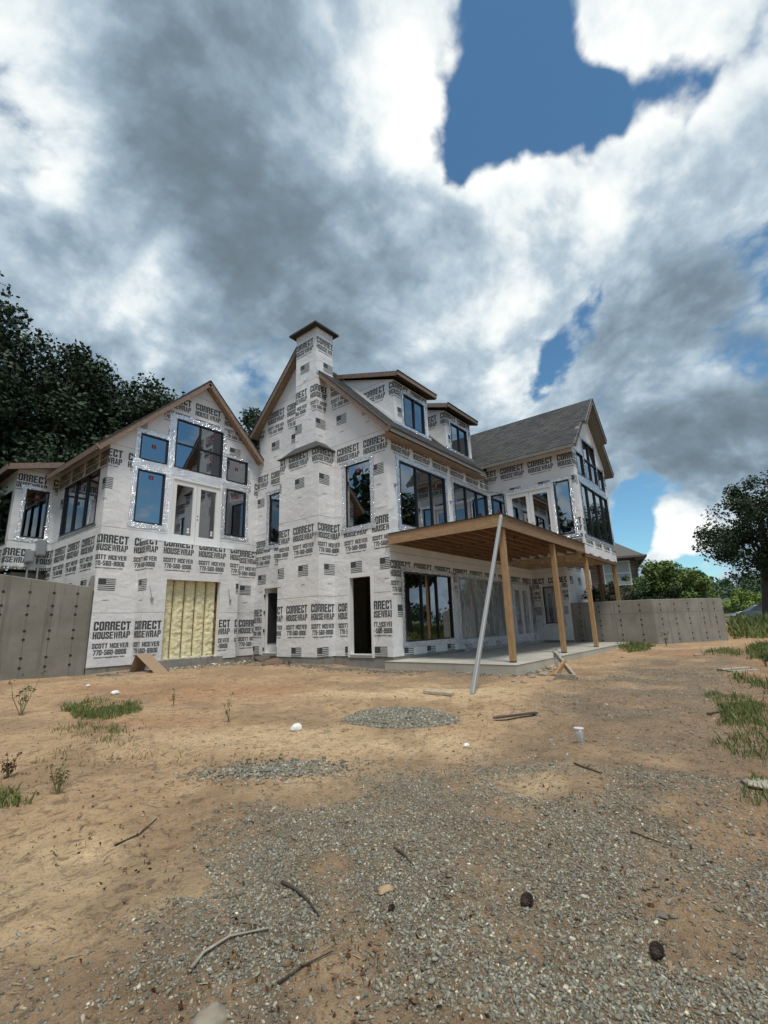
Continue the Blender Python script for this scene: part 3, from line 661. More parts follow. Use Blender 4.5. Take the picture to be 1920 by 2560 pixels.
# right wing: side (u = UR), gable (v = VD)
r1 = (.10, .70, 4.17, 6.26); rf = (.80, 2.70, 3.75, 6.19); r2 = (2.76, 3.36, 4.16, 6.28)
wall('u', UR, 0, VD, 3.4, [(0, roofR(UR)), (VD, roofR(UR))], [r1, rf, r2], [(7.50, 'N', .62, 6.1), (5.0, 'S', 2.62)], lab='side wall of the right wing above the deck')
window('u', UR, *r1, tw=.09, stick=((.5, .65),)); fd_r = french('u', UR, *rf); window('u', UR, *r2, tw=.09)
tape('u', UR, rf[0], rf[1], rf[2], rf[3], .1, fd_r, sides='T')
rg = dict(mid=(8.42, 10.14, 6.58, 8.30), l=(7.36, 8.26, 6.55, 7.50), r=(10.30, 11.16, 6.52, 7.47), low=(7.46, 11.24, 4.13, 6.22))
wall('v', VD, UR, UR+WR, 3.4, [(UR, roofR(UR)), (9.24, roofR(9.24)), (UR+WR, roofR(UR+WR))], list(rg.values()), [(7.5, 'N', .62), (5.0, 'S', 2.62)], ds=VD-UR, lab='gable wall of the right wing with a glazed grid of windows')
window('v', VD, *rg['mid'], cols=(.5,), rows=(.5,), tw=.08); window('v', VD, *rg['l'], tw=.08, sides='LT'); window('v', VD, *rg['r'], tw=.08, sides='RT'); window('v', VD, *rg['low'], cols=(.22, .5, .78), tw=.09)
mb = MB(); V, F = strip('v', VD, UR+.35, UR+WR-.3, 6.24, 6.56, .004, 5); mb.add(V, F); mb.build('flashing_tape', 'foil', house, recalc=False)
wall('u', UR+WR, -6.4, VD, 3.4, [(-6.4, roofR(UR+WR)), (VD, roofR(UR+WR))], (), (), th=0)
# lower right: return wall, far panel
wr = (.45, 1.22, .90, 2.56)
wall('u', 10.81, 0, 1.6, ZB, [(0, 3.4), (1.6, 3.4)], [wr], [(3.20, 'S', .75)], lab='short return wall at the back of the patio')
window('u', 10.81, *wr, tw=.1)
wall('v', 1.6, 10.81, 14.6, .05, [(10.81, 3.5), (14.6, 3.5)], (), [(4.55, 'S', 10.95)], lab='bright wrapped wall behind the patio posts')
# left wing
LBb = [(1.66, 'S', -5.46), (4.22, 'S', -5.75), (6.85, 'N', -6.18), (9.46, 'S', -2.84)]
bt = (-3.49, -1.66, 6.57, 8.39); blt = (-4.66, -3.73, 6.57, 7.48); blb = (-4.66, -3.75, 4.47, 6.24); bfd = (-3.55, -1.63, 3.92, 6.22); brt = (-1.46, -.53, 6.54, 7.47); brb = (-1.43, -.56, 4.45, 6.24)
wall('v', VB, LB, 0, ZB-.02, [(LB, roofB(LB)), (-2.494, roofB(-2.494)), (0, roofB(0))], [bt, blt, blb, bfd, brt, brb], [(a, b, c+(0 if True else 0)) for a, b, c in LBb], lab='gable wall of the left wing with balcony doors')
window('v', VB, *bt, cols=(.5,), rows=(.5,), tw=.12, stick=((.78, .80), (.78, .36))); window('v', VB, *blt, tw=.12, stick=((.5, .6),)); window('v', VB, *blb, tw=.12, stick=((.5, .88),)); window('v', VB, *brt, tw=.1, stick=((.5, .6),)); window('v', VB, *brb, tw=.1, stick=((.55, .86),)); french('v', VB, *bfd, out=.07)
for r_ in ((-4.80, -3.60, 6.25, 6.56), (-3.60, -1.55, 6.24, 6.56), (-1.60, -.42, 6.25, 6.53), (-3.745, -3.50, 6.5, 8.5), (-1.66, -1.47, 4.35, 7.5), (-3.76, -3.54, 4.36, 6.3)):
    mb = MB(); V, F = strip('v', VB, *r_, .003, int(abs(r_[0])*100)); mb.add(V, F); mb.build('flashing_tape', 'foil', house, recalc=False)
bside = (-10.13, -7.12, 4.36, 6.15)
wall('u', LB, -13, VB, 2.3, [(-13, roofB(LB)), (VB, roofB(LB))], [bside], LBb, ds=LB-VB, lab='shaded side wall of the left wing under the eave')
window('u', LB, *bside, cols=(.345, .67), tw=.06, sides='B')
mb = MB(); mb.box(LB+.03, LB+.18, -13, VB-.21, -.2, 2.3); mb.build('foundation', 'foundation', house)
wall('u', .0, -13, VB, 0, [(-13, roofB(0)), (VB, roofB(0))], (), (), th=0); wall('v', -13, LB, 0, 2., [(LB, roofB(LB)), (-2.494, roofB(-2.494)), (0, roofB(0))], (), (), th=0)
# fireplace bump-out below the balcony doors with sprayed foam
bu0, bu1, bv, bzt = -4.36, -1.085, VB+.52, 3.86
fo = (-3.69, -1.80, .24, 2.68)
wall('u', bu0, VB, bv, ZB-.02, [(VB, bzt), (bv, bzt)], (), LBb, ds=bu0-VB, th=0, nm='fireplace_chase'); wall('v', bv, bu0, bu1, ZB-.02, [(bu0, bzt), (bu1, bzt)], [fo], LBb, ds=.52, nm='fireplace_chase', th=.17)
wall('u', bu1, VB, bv, ZB-.02, [(VB, bzt), (bv, bzt)], (), (), th=0, nm='fireplace_chase')
mb = MB(); mb.hexa([(bu0-.01, VB, bzt), (bu1+.01, VB, bzt), (bu1+.01, bv+.01, bzt), (bu0-.01, bv+.01, bzt), (bu0, VB, bzt+.10), (bu1, VB, bzt+.10), (bu1, VB+.03, bzt+.10), (bu0, VB+.03, bzt+.10)]); mb.build('fireplace_chase', 'wrap', house)
mb = MB(); mb.box(fo[0]-.1, fo[1]+.1, VB+.14, VB+.20, .2, 2.8); mb.build('backing_board', 'osb', house)
nb_ = 5; bw = (fo[1]-fo[0])/nb_
for i in range(nb_):
    x0 = fo[0]+i*bw+.012; x1 = x0+bw-.024; NU, NZ = 12, 70; U_, Z_ = np.meshgrid(np.linspace(0, 1, NU), np.linspace(0, 1, NZ))
    bulge = np.minimum(1, 5.5*np.minimum(U_, 1-U_))**.5; lum = fbm(U_*2.5+i*9, Z_*24, 4, i)+.5*fbm(U_*7+i*3, Z_*40, 3, i+40)
    D_ = VB+.21+.10*bulge*(.45+.65*lum); Vv = np.column_stack([(x0+(x1-x0)*U_).ravel(), D_.ravel(), (fo[2]-.02+(fo[3]-fo[2]+.04)*Z_).ravel()])
    ii = np.arange(NU*NZ).reshape(NZ, NU); np_mesh('foam_bay', Vv, np.stack([ii[:-1, :-1], ii[:-1, 1:], ii[1:, 1:], ii[1:, :-1]], -1).reshape(-1, 4), 'foam', house, smooth=True)
for i in range(1, nb_):
    x0 = fo[0]+i*bw; mb = MB(); mb.box(x0-.016, x0+.016, VB+.20, VB+.225, fo[2], fo[3]); mb.build('stud', 'rakewood', house)
for x0 in (bu0+.2, bu1-.36):
    mb = MB(); mb.box(x0, x0+.07, bv+.005, bv+.05, 2.02, 2.10); mb.tube([(x0+.03, bv+.02, 2.1), (x0-.02, bv+.03, 2.3), (x0-.05, bv+.01, 2.45)], .008); mb.build('junction_box', 'boxgrey', house)
# far left small wing
A0, AV = -6.80, -10.9
wa = (-6.48, -5.80, 4.37, 6.08)
wall('v', AV, A0, LB, 3.28, [(A0, 6.72), (LB, 7.1)], [wa], [(4.22, 'S', -7.12), (6.75, 'N', -6.92)], lab='wall of the small far wing with a narrow window')
window('v', AV, *wa, tw=.1, stick=((.5, .86),))
wa2 = (-12.6, -11.2, 4.2, 6.0)
wall('u', A0, -15, AV, 3.28, [(-15, 6.72), (AV, 6.72)], [wa2], [(4.22, 'S', -7.12)], ds=A0-AV, lab='shaded end wall of the small far wing'); window('u', A0, *wa2, tw=.05, sides='B')
mb = MB(); mb.prism([(A0-.34, AV+.32, 6.62), (LB, AV+.32, 7.04), (LB, -15, 7.04), (A0-.34, -15, 6.62)], (0, 0, .12)); ra = mb.build('roof', 'roofedge', house)
mb = MB(); mb.beam((A0-.36, AV+.34, 6.66), (LB, AV+.34, 7.09), .04, .20); mb.build('fascia', 'rakewood', ra)
mb = MB(); mb.beam((A0-.36, AV+.36, 6.66), (A0-.36, -15, 6.66), .04, .20); mb.build('fascia', 'rakewood', ra)
mb = MB(); mb.box(A0+.3, LB, -15, AV-.3, 2.4, 3.2); mb.build('foundation', 'foundation', house)

# ------------------------------------------------------------------ interiors (floors, back walls) so that openings look into rooms
mb = MB(); mb.box(0.16, 10.6, -6.4, -.17, .02, .10); mb.box(LB+.2, -.02, -12.9, VB-.17, .0, .1); mb.build('floor', 'foundation', house)
mb = MB(); mb.box(.17, UR+.16, -6.4, -.17, 3.43, 3.66); mb.box(LB+.17, -.02, -12.9, VB-.18, 3.62, 3.86); mb.box(UR+.17, UR+WR-.02, -6.4, VD-.17, 3.45, 3.66); mb.build('floor', 'interior', house)
mb = MB(); mb.box(.2, 11.5, -6.6, -6.45, 0, 9.0); mb.box(5.2, 5.32, -6.4, -2.2, .1, 3.4); mb.box(3.6, 3.72, -6.4, -2.6, 3.66, 6.8); mb.box(-3, -2.9, -12.8, -9, 3.9, 6.6); mb.box(.2, 2.9, -3.6, -3.5, .1, 3.4); mb.build('inner_wall', 'interior', house)
for u_ in np.arange(.6, 6.8, .61):
    mb = MB(); mb.box(u_, u_+.04, -3.2, -3.1, 3.67, 6.6); mb.build('stud', 'rakewood', house)
mb = MB(); mb.poly([(0, -6.4, 6.9), (UR, -6.4, 6.9), (UR, -.2, 6.9), (0, -.2, 6.9)]); mb.build('ceiling', 'interior', house)
mb = MB(); mb.box(10.65, 11.5, -6.4, -.2, .1, 3.4); mb.build('inner_wall', 'interior', house)

# ------------------------------------------------------------------ roofs
def shingles(p0, e, d, Le, Ld, parent, keep=None, ex=.145, tw=.33, n_=None):
    """rows of tabs on a slope: p0 eave corner, e along eave, d up the slope"""
    p0 = np.array(p0, float); e = np.array(e, float); d = np.array(d, float); n = np.cross(e, d); n = n if n[2] > 0 else -n
    V = []; F = []; rows = int(Ld/ex)+1
    for r in range(rows):
        off = random.uniform(0, tw); x = -off
        while x < Le:
            w = random.choice((.5, .75, 1., 1.))*tw; a, b = max(x, 0)+.003, min(x+w, Le)-.003; x += w
            if b-a < .02: continue
            y0 = r*ex-random.choice((0, 0, .012)); y1 = min((r+1)*ex+.03, Ld)
            if keep is not None:
                m = p0+e*(a+b)/2+d*(y0+y1)/2
                if not keep(m): continue
            t = .012+random.uniform(0, .006)
            q = [p0+e*a+d*y0+n*.004, p0+e*b+d*y0+n*.004, p0+e*a+d*y0+n*t, p0+e*b+d*y0+n*t, p0+e*a+d*y1+n*.005, p0+e*b+d*y1+n*.005]
            k = len(V); V += q; F += [(k, k+1, k+3, k+2), (k+2, k+3, k+5, k+4)]
    mb = MB(); mb.add(V, F); o = mb.build('shingles', 'shingle', parent, recalc=False); o['kind'] = 'stuff'; return o
s2 = math.sqrt(.5)
# main roof: ridge along u at v=-4.095
mu0, mu1 = -.30, 8.6; ve, vl = .36, -6.79; zr = 11.495
zt = lambda v: min(7.40-v, 15.59+v)
# front slope stops at the valley with the right wing (u = 6.95 + ...): valley where 7.40-v = 10.25-(9.24-u) -> u = 6.39-v
val = lambda v: 6.39-v
def slope_slab(pts, T, m, nm='roof'):
    mb = MB(); mb.prism(pts, (0, 0, -T)); return mb.build(nm, m, house)
rf_m = slope_slab([(mu0+.02, ve, zt(ve)), (val(ve)+.1, ve, zt(ve)), (val(-3.5)+.1, -3.5, zt(-3.5)), (10.3, -4.095, zr), (mu0+.02, -4.095, zr)], .15, 'soffit')
shingles((mu0, ve+.02, zt(ve)-.02), (1, 0, 0), (0, -s2, s2), 10.4, 6.28, rf_m, keep=lambda m: m[0] < val(m[1])+.05 and not (-.47 < m[0] < .42 and -3.87 < m[1] < -2.71))
rf_b = slope_slab([(mu0+.02, -4.095, zr), (10.3, -4.095, zr), (10.3, vl, zt(vl)), (mu0+.02, vl, zt(vl))], .15, 'soffit')
def board(a, b, w, h, parent, m='rakewood', nm='rake_board', up=(0, 0, 1)):
    mb = MB(); mb.beam(a, b, w, h, up); return mb.build(nm, m, parent, bevel=.004)
def rake(p_eave, p_apex, split, parent, dz=-.13, w=.04, h=.2):
    a = Vector(p_eave); b = Vector(p_apex); m = a.lerp(b, split)
    for p, q in ((a, m), (m+(b-a)*.0015, b)): board(p+Vector((0, 0, dz)), q+Vector((0, 0, dz)), w, h, parent)
    board(a+Vector((0, 0, -.012)), b+Vector((0, 0, -.012)), w+.035, .03, parent, 'roofedge', 'drip_edge')
# the chimney passes in front of the main rake near its top: boards end on either side of it
rake((mu0, ve+.02, zt(ve)), (mu0, -2.73, zt(-2.73)), .52, rf_m); rake((mu0, vl, zt(vl)), (mu0, -3.85, 15.59-3.85), .45, rf_b)
board((mu0, ve+.02, zt(ve)-.10), (6.0, ve+.02, zt(ve)-.10), .035, .14, rf_m, 'greywood', 'fascia'); board((mu0, ve+.045, zt(ve)-.01), (6.0, ve+.045, zt(ve)-.01), .03, .03, rf_m, 'roofedge', 'drip_edge')
mb = MB(); mb.box(mu0, 6.2, 0.005, ve, zt(ve)-.22, zt(ve)-.205); mb.build('soffit', 'soffit', rf_m)
# left wing roof: ridge along v at u=-2.494
vb0, vb1 = VB+.30, -13.2; uL, uRr = -6.0, .10
zb = lambda u: 10.15-abs(u+2.494)
rb_l = slope_slab([(uL, vb0-.02, zb(uL)), (-2.494, vb0-.02, 10.15), (-2.494, vb1, 10.15), (uL, vb1, zb(uL))], .15, 'soffit'); rb_r = slope_slab([(-2.494, vb0-.02, 10.15), (uRr, vb0-.02, zb(uRr)), (uRr, vb1, zb(uRr)), (-2.494, vb1, 10.15)], .15, 'soffit')
shingles((uL, vb0, zb(uL)), (0, -1, 0), (s2, 0, s2), 6.5, 4.95, rb_l); shingles((uRr, vb0, zb(uRr)), (0, -1, 0), (-s2, 0, s2), 5, 3.66, rb_r)
rake((uL, vb0, zb(uL)), (-2.494, vb0, 10.15), .58, rb_l); rake((uRr, vb0, zb(uRr)), (-2.494, vb0, 10.15), .47, rb_r)
board((uL-.01, vb0, zb(uL)-.12), (uL-.01, -10.75, zb(uL)-.12), .035, .19, rb_l, 'rakewood', 'fascia')
# right wing roof: ridge along v at u=9.24; the top of the gable leans further out
zR = lambda u: 10.25-abs(u-9.24)
rvb, rv1, rv2 = -6.6, VD+.27, VD+.45; ul_, ur_ = 6.49, 11.99; q_ = 1.5
rr_l = slope_slab([(ul_, rv1, zR(ul_)), (9.24-q_, rv1, zR(9.24-q_)), (9.24-q_, rv2, zR(9.24-q_)), (9.24, rv2, 10.25), (9.24, rvb, 10.25), (ul_, rvb, zR(ul_))], .15, 'greywood')
rr_r = slope_slab([(ur_, rv1, zR(ur_)), (9.24+q_, rv1, zR(9.24+q_)), (9.24+q_, rv2, zR(9.24+q_)), (9.24, rv2, 10.25), (9.24, rvb, 10.25), (ur_, rvb, zR(ur_))], .15, 'greywood')
shingles((ul_, rv2, zR(ul_)), (0, -1, 0), (s2, 0, s2), 10.4, 3.9, rr_l, keep=lambda m: (m[1] < rv1 or m[0] > 9.24-q_) and not (m[2] < zt(m[1])-.05 and m[1] < .36 and m[0] < val(m[1])))
for sg, par in ((-1, rr_l), (1, rr_r)):
    ue = ul_ if sg < 0 else ur_; uq = 9.24+sg*q_
    board((ue, rv1+.0, zR(ue)-.10), (uq, rv1+.0, zR(uq)-.10), .035, .17, par, 'greywood'); board((uq, rv2, zR(uq)-.10), (9.24, rv2, 10.25-.10), .035, .17, par, 'greywood')
    board((ue, rv1+.01, zR(ue)-.01), (uq, rv1+.01, zR(uq)-.01), .06, .03, par, 'roofedge', 'drip_edge'); board((uq, rv2+.01, zR(uq)-.01), (9.24, rv2+.01, 10.25-.01), .06, .03, par, 'roofedge', 'drip_edge')
board((ul_, rv1, zR(ul_)-.09), (ul_, -.1, zR(ul_)-.09), .03, .12, rr_l, 'greywood', 'fascia')
# dormers
def dormer(u0, u1, w_, ov0, ov1):
    f = -.45; side_top = [(-3.3, 10.55), (f, 9.50)]
    wall('v', f, u0, u1, 7.55, [(u0, 9.50), (u1, 9.50)], [w_], [(9.62, 'N', u0-.16)], nm='dormer_wall', th=.12)
    # cheek: only the part above the roof shows
    for uu, sgn in ((u0, 0), (u1, 1)):
        if sgn: mb = MB(); mb.poly([(uu, f, 7.7), (uu, f, 9.5), (uu, -3.5, 10.6), (uu, -3.5, 10.85)]); mb.build('dormer_wall', 'wrap', house, recalc=False)
        else: wall('u', uu, -3.3, f, 7.6, [(-3.3, 10.50), (f, 9.50)], (), [(9.60, 'N', u0-.2)], ds=u0+.45, nm='dormer_wall', th=0)
    z0 = 9.66; zs = lambda v: z0+.325*(-.15-v)
    mb = MB(); mb.prism([(ov0, -.15, z0), (ov1, -.15, z0), (ov1, -3.65, zs(-3.65)), (ov0, -3.65, zs(-3.65))], (0, 0, -.13)); r = mb.build('roof', 'roofedge', house)
    board((ov0-.02, -.13, z0-.09), (ov1+.02, -.13, z0-.09), .035, .15, r, 'rakewood', 'fascia'); board((ov0-.015, -.15, z0-.105), (ov0-.015, -3.4, zs(-3.4)-.105), .035, .17, r, 'rakewood', 'fascia'); board((ov1+.015, -.15, z0-.105), (ov1+.015, -3.4, zs(-3.4)-.105), .035, .17, r, 'rakewood', 'fascia')
    board((ov0-.04, -.12, z0-.002), (ov1+.04, -.12, z0-.002), .06, .025, r, 'roofedge', 'drip_edge')
    window('v', f, *w_, cols=(.5,), tw=.09, sides='LRT')
    mb = MB(); V, F = strip('v', f, u0-.1, u1+.12, 7.78, 7.93, .03, int(u0*10)); mb.add(V, F); mb.build('flashing_tape', 'foil', house, recalc=False)
    mb = MB(); mb.beam((u0-.03, f, 7.9), (u0-.03, -3.2, 10.68), .02, .12); mb.build('flashing', 'white', house)
dormer(1.10, 3.22, (1.66, 2.96, 7.94, 9.17), .95, 3.40); dormer(4.48, 6.58, (4.90, 6.24, 7.86, 9.12), 4.28, 6.74)
# foundation band under the wrap
mb = MB(); mb.box(.02, .2, -6.55, -.02, -.4, ZB); mb.box(-.69, .0, -4.32, -2.345, -.4, ZB-.002); mb.box(.03, 10.8, -.2, -.015, -.4, ZB-.004); mb.box(LB+.02, 0, VB-.2, VB-.02, -.4, ZB-.024); mb.box(bu0+.02, bu1-.02, VB-.1, bv-.02, -.4, ZB-.026); mb.box(10.83, 11.0, 0, 1.58, -.4, ZB-.003); mb.build('foundation', 'foundation', house)
mb = MB(); mb.box(fo[0]-.2, fo[1]+.2, VB+.12, bv+.045, -.05, .235); mb.build('hearth_ledge', 'foundation', house, bevel=.01)
# oriented-strand boards under the right wing
for i, (a, b) in enumerate(((UR+.02, 8.2), (8.21, 9.4), (9.41, 10.6), (10.61, UR+WR))):
    for c_, d_ in ((-.0, 1.2), (1.21, 2.42), (2.43, VD-.01)):
        if a > 10 and c_ < 1.6: c_ = 1.61
        if d_-c_ < .1: continue
        mb = MB(); mb.box(a, b, c_+.01, d_, 3.378+.002*(i % 2), 3.396); mb.build('underside_board', 'osb', house)
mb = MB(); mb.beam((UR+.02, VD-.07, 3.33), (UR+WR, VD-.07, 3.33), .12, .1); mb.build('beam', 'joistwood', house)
# small vents and pipes on the walls
for ax, c_, a, z in (('u', -.706, -2.45, 4.02), ('v', 0, .36, 5.35), ('v', 0, 3.72, 5.42), ('u', 0, -.42, 1.05), ('u', 0, -.05, 3.52)):
    mb = MB(); bar(ax, c_, a-.05, a+.05, z-.04, z+.04, .004, .03, mb); mb.beam(P3(ax, c_, a, z, .02), P3(ax, c_, a, z-.03, .12), .05, .04); mb.build('vent_hood', 'boxgrey', house)

# ------------------------------------------------------------------ patio slab, deck, posts, prop
SZ, SU, SV = .08, -.38, 3.85
mb = MB(); mb.prism([(SU, -.02, SZ), (SU, SV, SZ), (10.75, SV, SZ), (10.75, -.02, SZ)], (0, 0, -.42)); o = mb.build('patio_slab', 'slab', None, bevel=.012); tag(o, kind='structure')
deck = thing('deck', 'timber deck frame on square posts above the concrete patio', 'deck', (3.4, 1.8, SZ))
DT, DBm, DV, DU0, DU1 = 3.694, 3.394, 3.63, -.07, 6.93
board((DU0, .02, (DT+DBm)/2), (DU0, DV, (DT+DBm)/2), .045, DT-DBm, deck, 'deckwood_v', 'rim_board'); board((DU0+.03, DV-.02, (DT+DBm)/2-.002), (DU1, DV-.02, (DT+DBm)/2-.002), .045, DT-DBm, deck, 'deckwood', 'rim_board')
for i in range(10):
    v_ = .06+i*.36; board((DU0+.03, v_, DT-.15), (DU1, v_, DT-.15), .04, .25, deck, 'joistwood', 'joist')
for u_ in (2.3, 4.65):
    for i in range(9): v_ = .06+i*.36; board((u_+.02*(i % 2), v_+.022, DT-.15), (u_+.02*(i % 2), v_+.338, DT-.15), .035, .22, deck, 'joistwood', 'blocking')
k = 0; u_ = DU0-.02
while u_ < DU1-.05:
    b_ = min(u_+1.215, DU1)
    mb = MB(); mb.box(u_, b_-.004, .02, DV+.03, DT+.002, DT+.02); mb.build('deck_panel', 'soffit', deck); u_ += 1.22
mb = MB(); mb.box(DU0-.05, DU1, DV-.5, DV+.06, DT+.022, DT+.032); mb.box(DU0-.05, DU0+.4, .05, DV-.5, DT+.022, DT+.032); mb.build('membrane', 'roofedge', deck)
def post(u, v, z0, z1, parent, w=.14, m='postwood', shoe=True):
    mb = MB(); mb.box(u-w/2, u+w/2, v-w/2, v+w/2, z0+(.03 if shoe else 0), z1); p = mb.build('post', m, parent, bevel=.006)
    if shoe: mb = MB(); mb.box(u-w*.46, u+w*.46, v-w*.46, v+w*.46, z0, z0+.032); mb.build('post_base', 'dark', p)
    return p
post(.26, 3.49, SZ, DBm, deck); post(3.90, 3.49, SZ, DBm, deck); post(7.26, 3.49, SZ, 3.38, deck)
for (u_, v_, zt_, w_, m_, lb_) in ((11.42, 3.48, 3.30, .15, 'postwood', 'light brown timber post under the outer far corner of the right wing'), (11.42, 2.85, 3.37, .13, 'joistwood', 'dark reddish timber post set back under the right wing')):
    t = thing('wing_post', lb_, 'post', (u_, v_, 1.3)); post(u_, v_, 1.3, zt_, t, w_, m_, shoe=False)
pb = gp(1020, 1499)
pole = thing('prop_pole', 'long grey metal prop pole leaning from the yard up to the deck corner', 'pole', (pb[0], pb[1], pb[2]))
top_p = (DU0-.07, DV+.07, DT-.05)
mb = MB(); mb.beam((pb[0], pb[1], pb[2]-.02), top_p, .075, .075, (0, 1, .2)); mb.build('pole_tube', 'alu', pole, bevel=.012)
mb = MB(); d_ = Vector(top_p)-Vector(pb); a_ = Vector(pb)+d_*.02
mb.beam(Vector(pb)+d_*.001+Vector((-.045, .0, 0)), Vector(pb)+d_*.985+Vector((-.045, 0, 0)), .02, .03, (0, 1, .2)); mb.build('pole_rib', 'boxgrey', pole)
# plastic sheeting over the patio windows
NU, NZ = 90, 40; U_, Z_ = np.meshgrid(np.linspace(3.55, 10.7, NU), np.linspace(0, 1, NZ))
zz = .10+Z_*2.62; vv = .05+.05*(1-Z_)+.07*(fbm(U_*2.2, Z_*1.2, 4, 8)-.35)*(1.2-Z_)+.22*np.maximum(0, .12-Z_)/.12*(.3+fbm(U_*3, Z_*0, 3, 2))
vv = np.maximum(vv, .055); ii = np.arange(NU*NZ).reshape(NZ, NU)
o = np_mesh('plastic_sheet', np.column_stack([U_.ravel(), vv.ravel(), zz.ravel()]), np.stack([ii[:-1, :-1], ii[:-1, 1:], ii[1:, 1:], ii[1:, :-1]], -1).reshape(-1, 4), 'plastic', smooth=True)
tag(o, 'clear crinkled plastic sheeting hung over the patio windows and doors', 'plastic sheet')

# ------------------------------------------------------------------ retaining walls
def ret_wall(path, tops, th, label, base, ties, ground_z=-.5):
    t = thing('retaining_wall', label, 'wall', base)
    for (p, q, zt0, zt1, nrm) in [(path[i], path[i+1], tops[i][0], tops[i][1], None) for i in range(len(path)-1)]:
        d = Vector((q[0]-p[0], q[1]-p[1])).normalized(); n = Vector((d.y, -d.x))
        if n.dot(Vector((CU-p[0], CV-p[1]))) > 0: n = -n                     # away from the camera
        mb = MB(); b0 = (p[0], p[1], ground_z); b1 = (q[0], q[1], ground_z); b2 = (q[0]+n.x*th, q[1]+n.y*th, ground_z); b3 = (p[0]+n.x*th, p[1]+n.y*th, ground_z)
        mb.hexa([b0, b1, b2, b3, (*b0[:2], zt0), (*b1[:2], zt1), (*b2[:2], zt1), (*b3[:2], zt0)]); w = mb.build('wall_panel', 'concrete', t, bevel=.015)
        L = math.hypot(q[0]-p[0], q[1]-p[1]); mb = MB(); mb2 = MB(); mb3 = MB()
        P = lambda s, z, o: (p[0]+d.x*s-n.x*o, p[1]+d.y*s-n.y*o, z)
        s = ties[1]
        while s < L-.1 and ties[0]:
            zt_ = zt0+(zt1-zt0)*s/L
            mb.hexa([P(s-.006, -.3, -.01), P(s+.006, -.3, -.01), P(s+.006, zt_-.04, -.01), P(s-.006, zt_-.04, -.01), P(s-.006, -.3, .003), P(s+.006, -.3, .003), P(s+.006, zt_-.04, .003), P(s-.006, zt_-.04, .003)])
            for z in ties[2]:
                if z < zt_-.1: mb2.hexa([P(s-.038, z-.032, -.02), P(s+.038, z-.032, -.02), P(s+.038, z+.032, -.02), P(s-.038, z+.032, -.02), P(s-.03, z-.025, .008), P(s+.03, z-.025, .008), P(s+.03, z+.025, .008), P(s-.03, z+.025, .008)])
            s += ties[3]*random.uniform(.85, 1.12)
        if mb.v: mb.build('form_seam', 'formline', w)['kind'] = 'stuff'
        if mb2.v: mb2.build('form_ties', 'dark', w)['kind'] = 'stuff'
        zh = ties[4]
        if zh: mb3.hexa([P(.05, zh-.006, -.01), P(L-.05, zh-.006, -.01), P(L-.05, zh+.006, -.01), P(.05, zh+.006, -.01), P(.05, zh-.006, .004), P(L-.05, zh-.006, .004), P(L-.05, zh+.006, .004), P(.05, zh+.006, .004)]); mb3.build('form_seam', 'formline', w)
    return t
TZ = (.28, .52, .98, 1.2, 1.62, 1.85, 2.2)
lw = ret_wall([(-5.60, VB-.04), (-12.5, VB+.02)], [(2.40, 3.15)], .25, 'grey poured concrete retaining wall with tie holes beside the left wing', (-7, VB, 0), (True, .35, TZ, .62, 0))
mb = MB(); mb.hexa([(-5.62, VB-.28, -.4), (-5.565, VB-.28, -.4), (-5.565, VB-.05, -.4), (-5.62, VB-.05, -.4), (-5.62, VB-.28, 2.52), (-5.565, VB-.28, 2.74), (-5.565, VB-.05, 2.74), (-5.62, VB-.05, 2.52)]); mb.build('wall_end', 'concrete', lw)
rw = thing  # noqa
RWP = [(10.86, 1.62), (11.12, 4.80), (13.85, 6.95)]
rwall = ret_wall(RWP, [(1.77, 1.75), (1.75, 1.75)], .25, 'angled grey concrete retaining wall beyond the end of the patio', (11.2, 4.7, 0), (True, .35, (.15, .36, .75, .96, 1.32, 1.55), .72, 1.22))
# raised earth behind the walls
mb = MB(); mb.prism([(11.5, -30, 1.64), (11.0, 1.7, 1.62), (11.25, 4.68, 1.62), (13.9, 6.7, 1.62), (*polar(33.2, 60), 1.62), (70, -30, 1.62)], (0, 0, -1.9)); o = mb.build('terrace', 'ground', None); tag(o, kind='structure')
mb = MB(); mb.prism([(-5.65, VB-.2, 2.15), (-20, VB-.1, 2.75), (-40, -30, 3), (-5.65, -30, 2.6)], (0, 0, -2.6)); o = mb.build('bank', 'ground', None); tag(o, kind='structure')
for nm_ in ('terrace', 'bank'):
    me = bpy.data.objects[nm_].data; a = me.color_attributes.new('col', 'FLOAT_COLOR', 'POINT')
    for d_ in a.data: d_.color = (.14, .12, .06, 1)
# meter boxes by the left wing
for (u0, u1, z0, z1, lb) in ((-6.0, -5.72, 3.75, 4.32, 'large light grey electrical meter box on the small far wing'), (-6.28, -6.04, 3.50, 3.92, 'small grey junction cabinet beside the larger meter box')):
    t = thing('meter_box', lb, 'meter box', ((u0+u1)/2, AV, z0)); mb = MB(); mb.box(u0, u1, AV+.01, AV+.22, z0, z1); c_ = mb.build('case', 'boxgrey', t, bevel=.015)
    mb = MB(); mb.box(u0+.03, u1-.03, AV+.222, AV+.235, z0+.05, z1-.03); mb.build('cover', 'boxgrey', t, bevel=.005); mb = MB(); mb.tube([((u0+u1)/2, AV+.1, z0), ((u0+u1)/2, AV+.1, z0-.9)], .03, 8); mb.build('conduit', 'boxgrey', t)

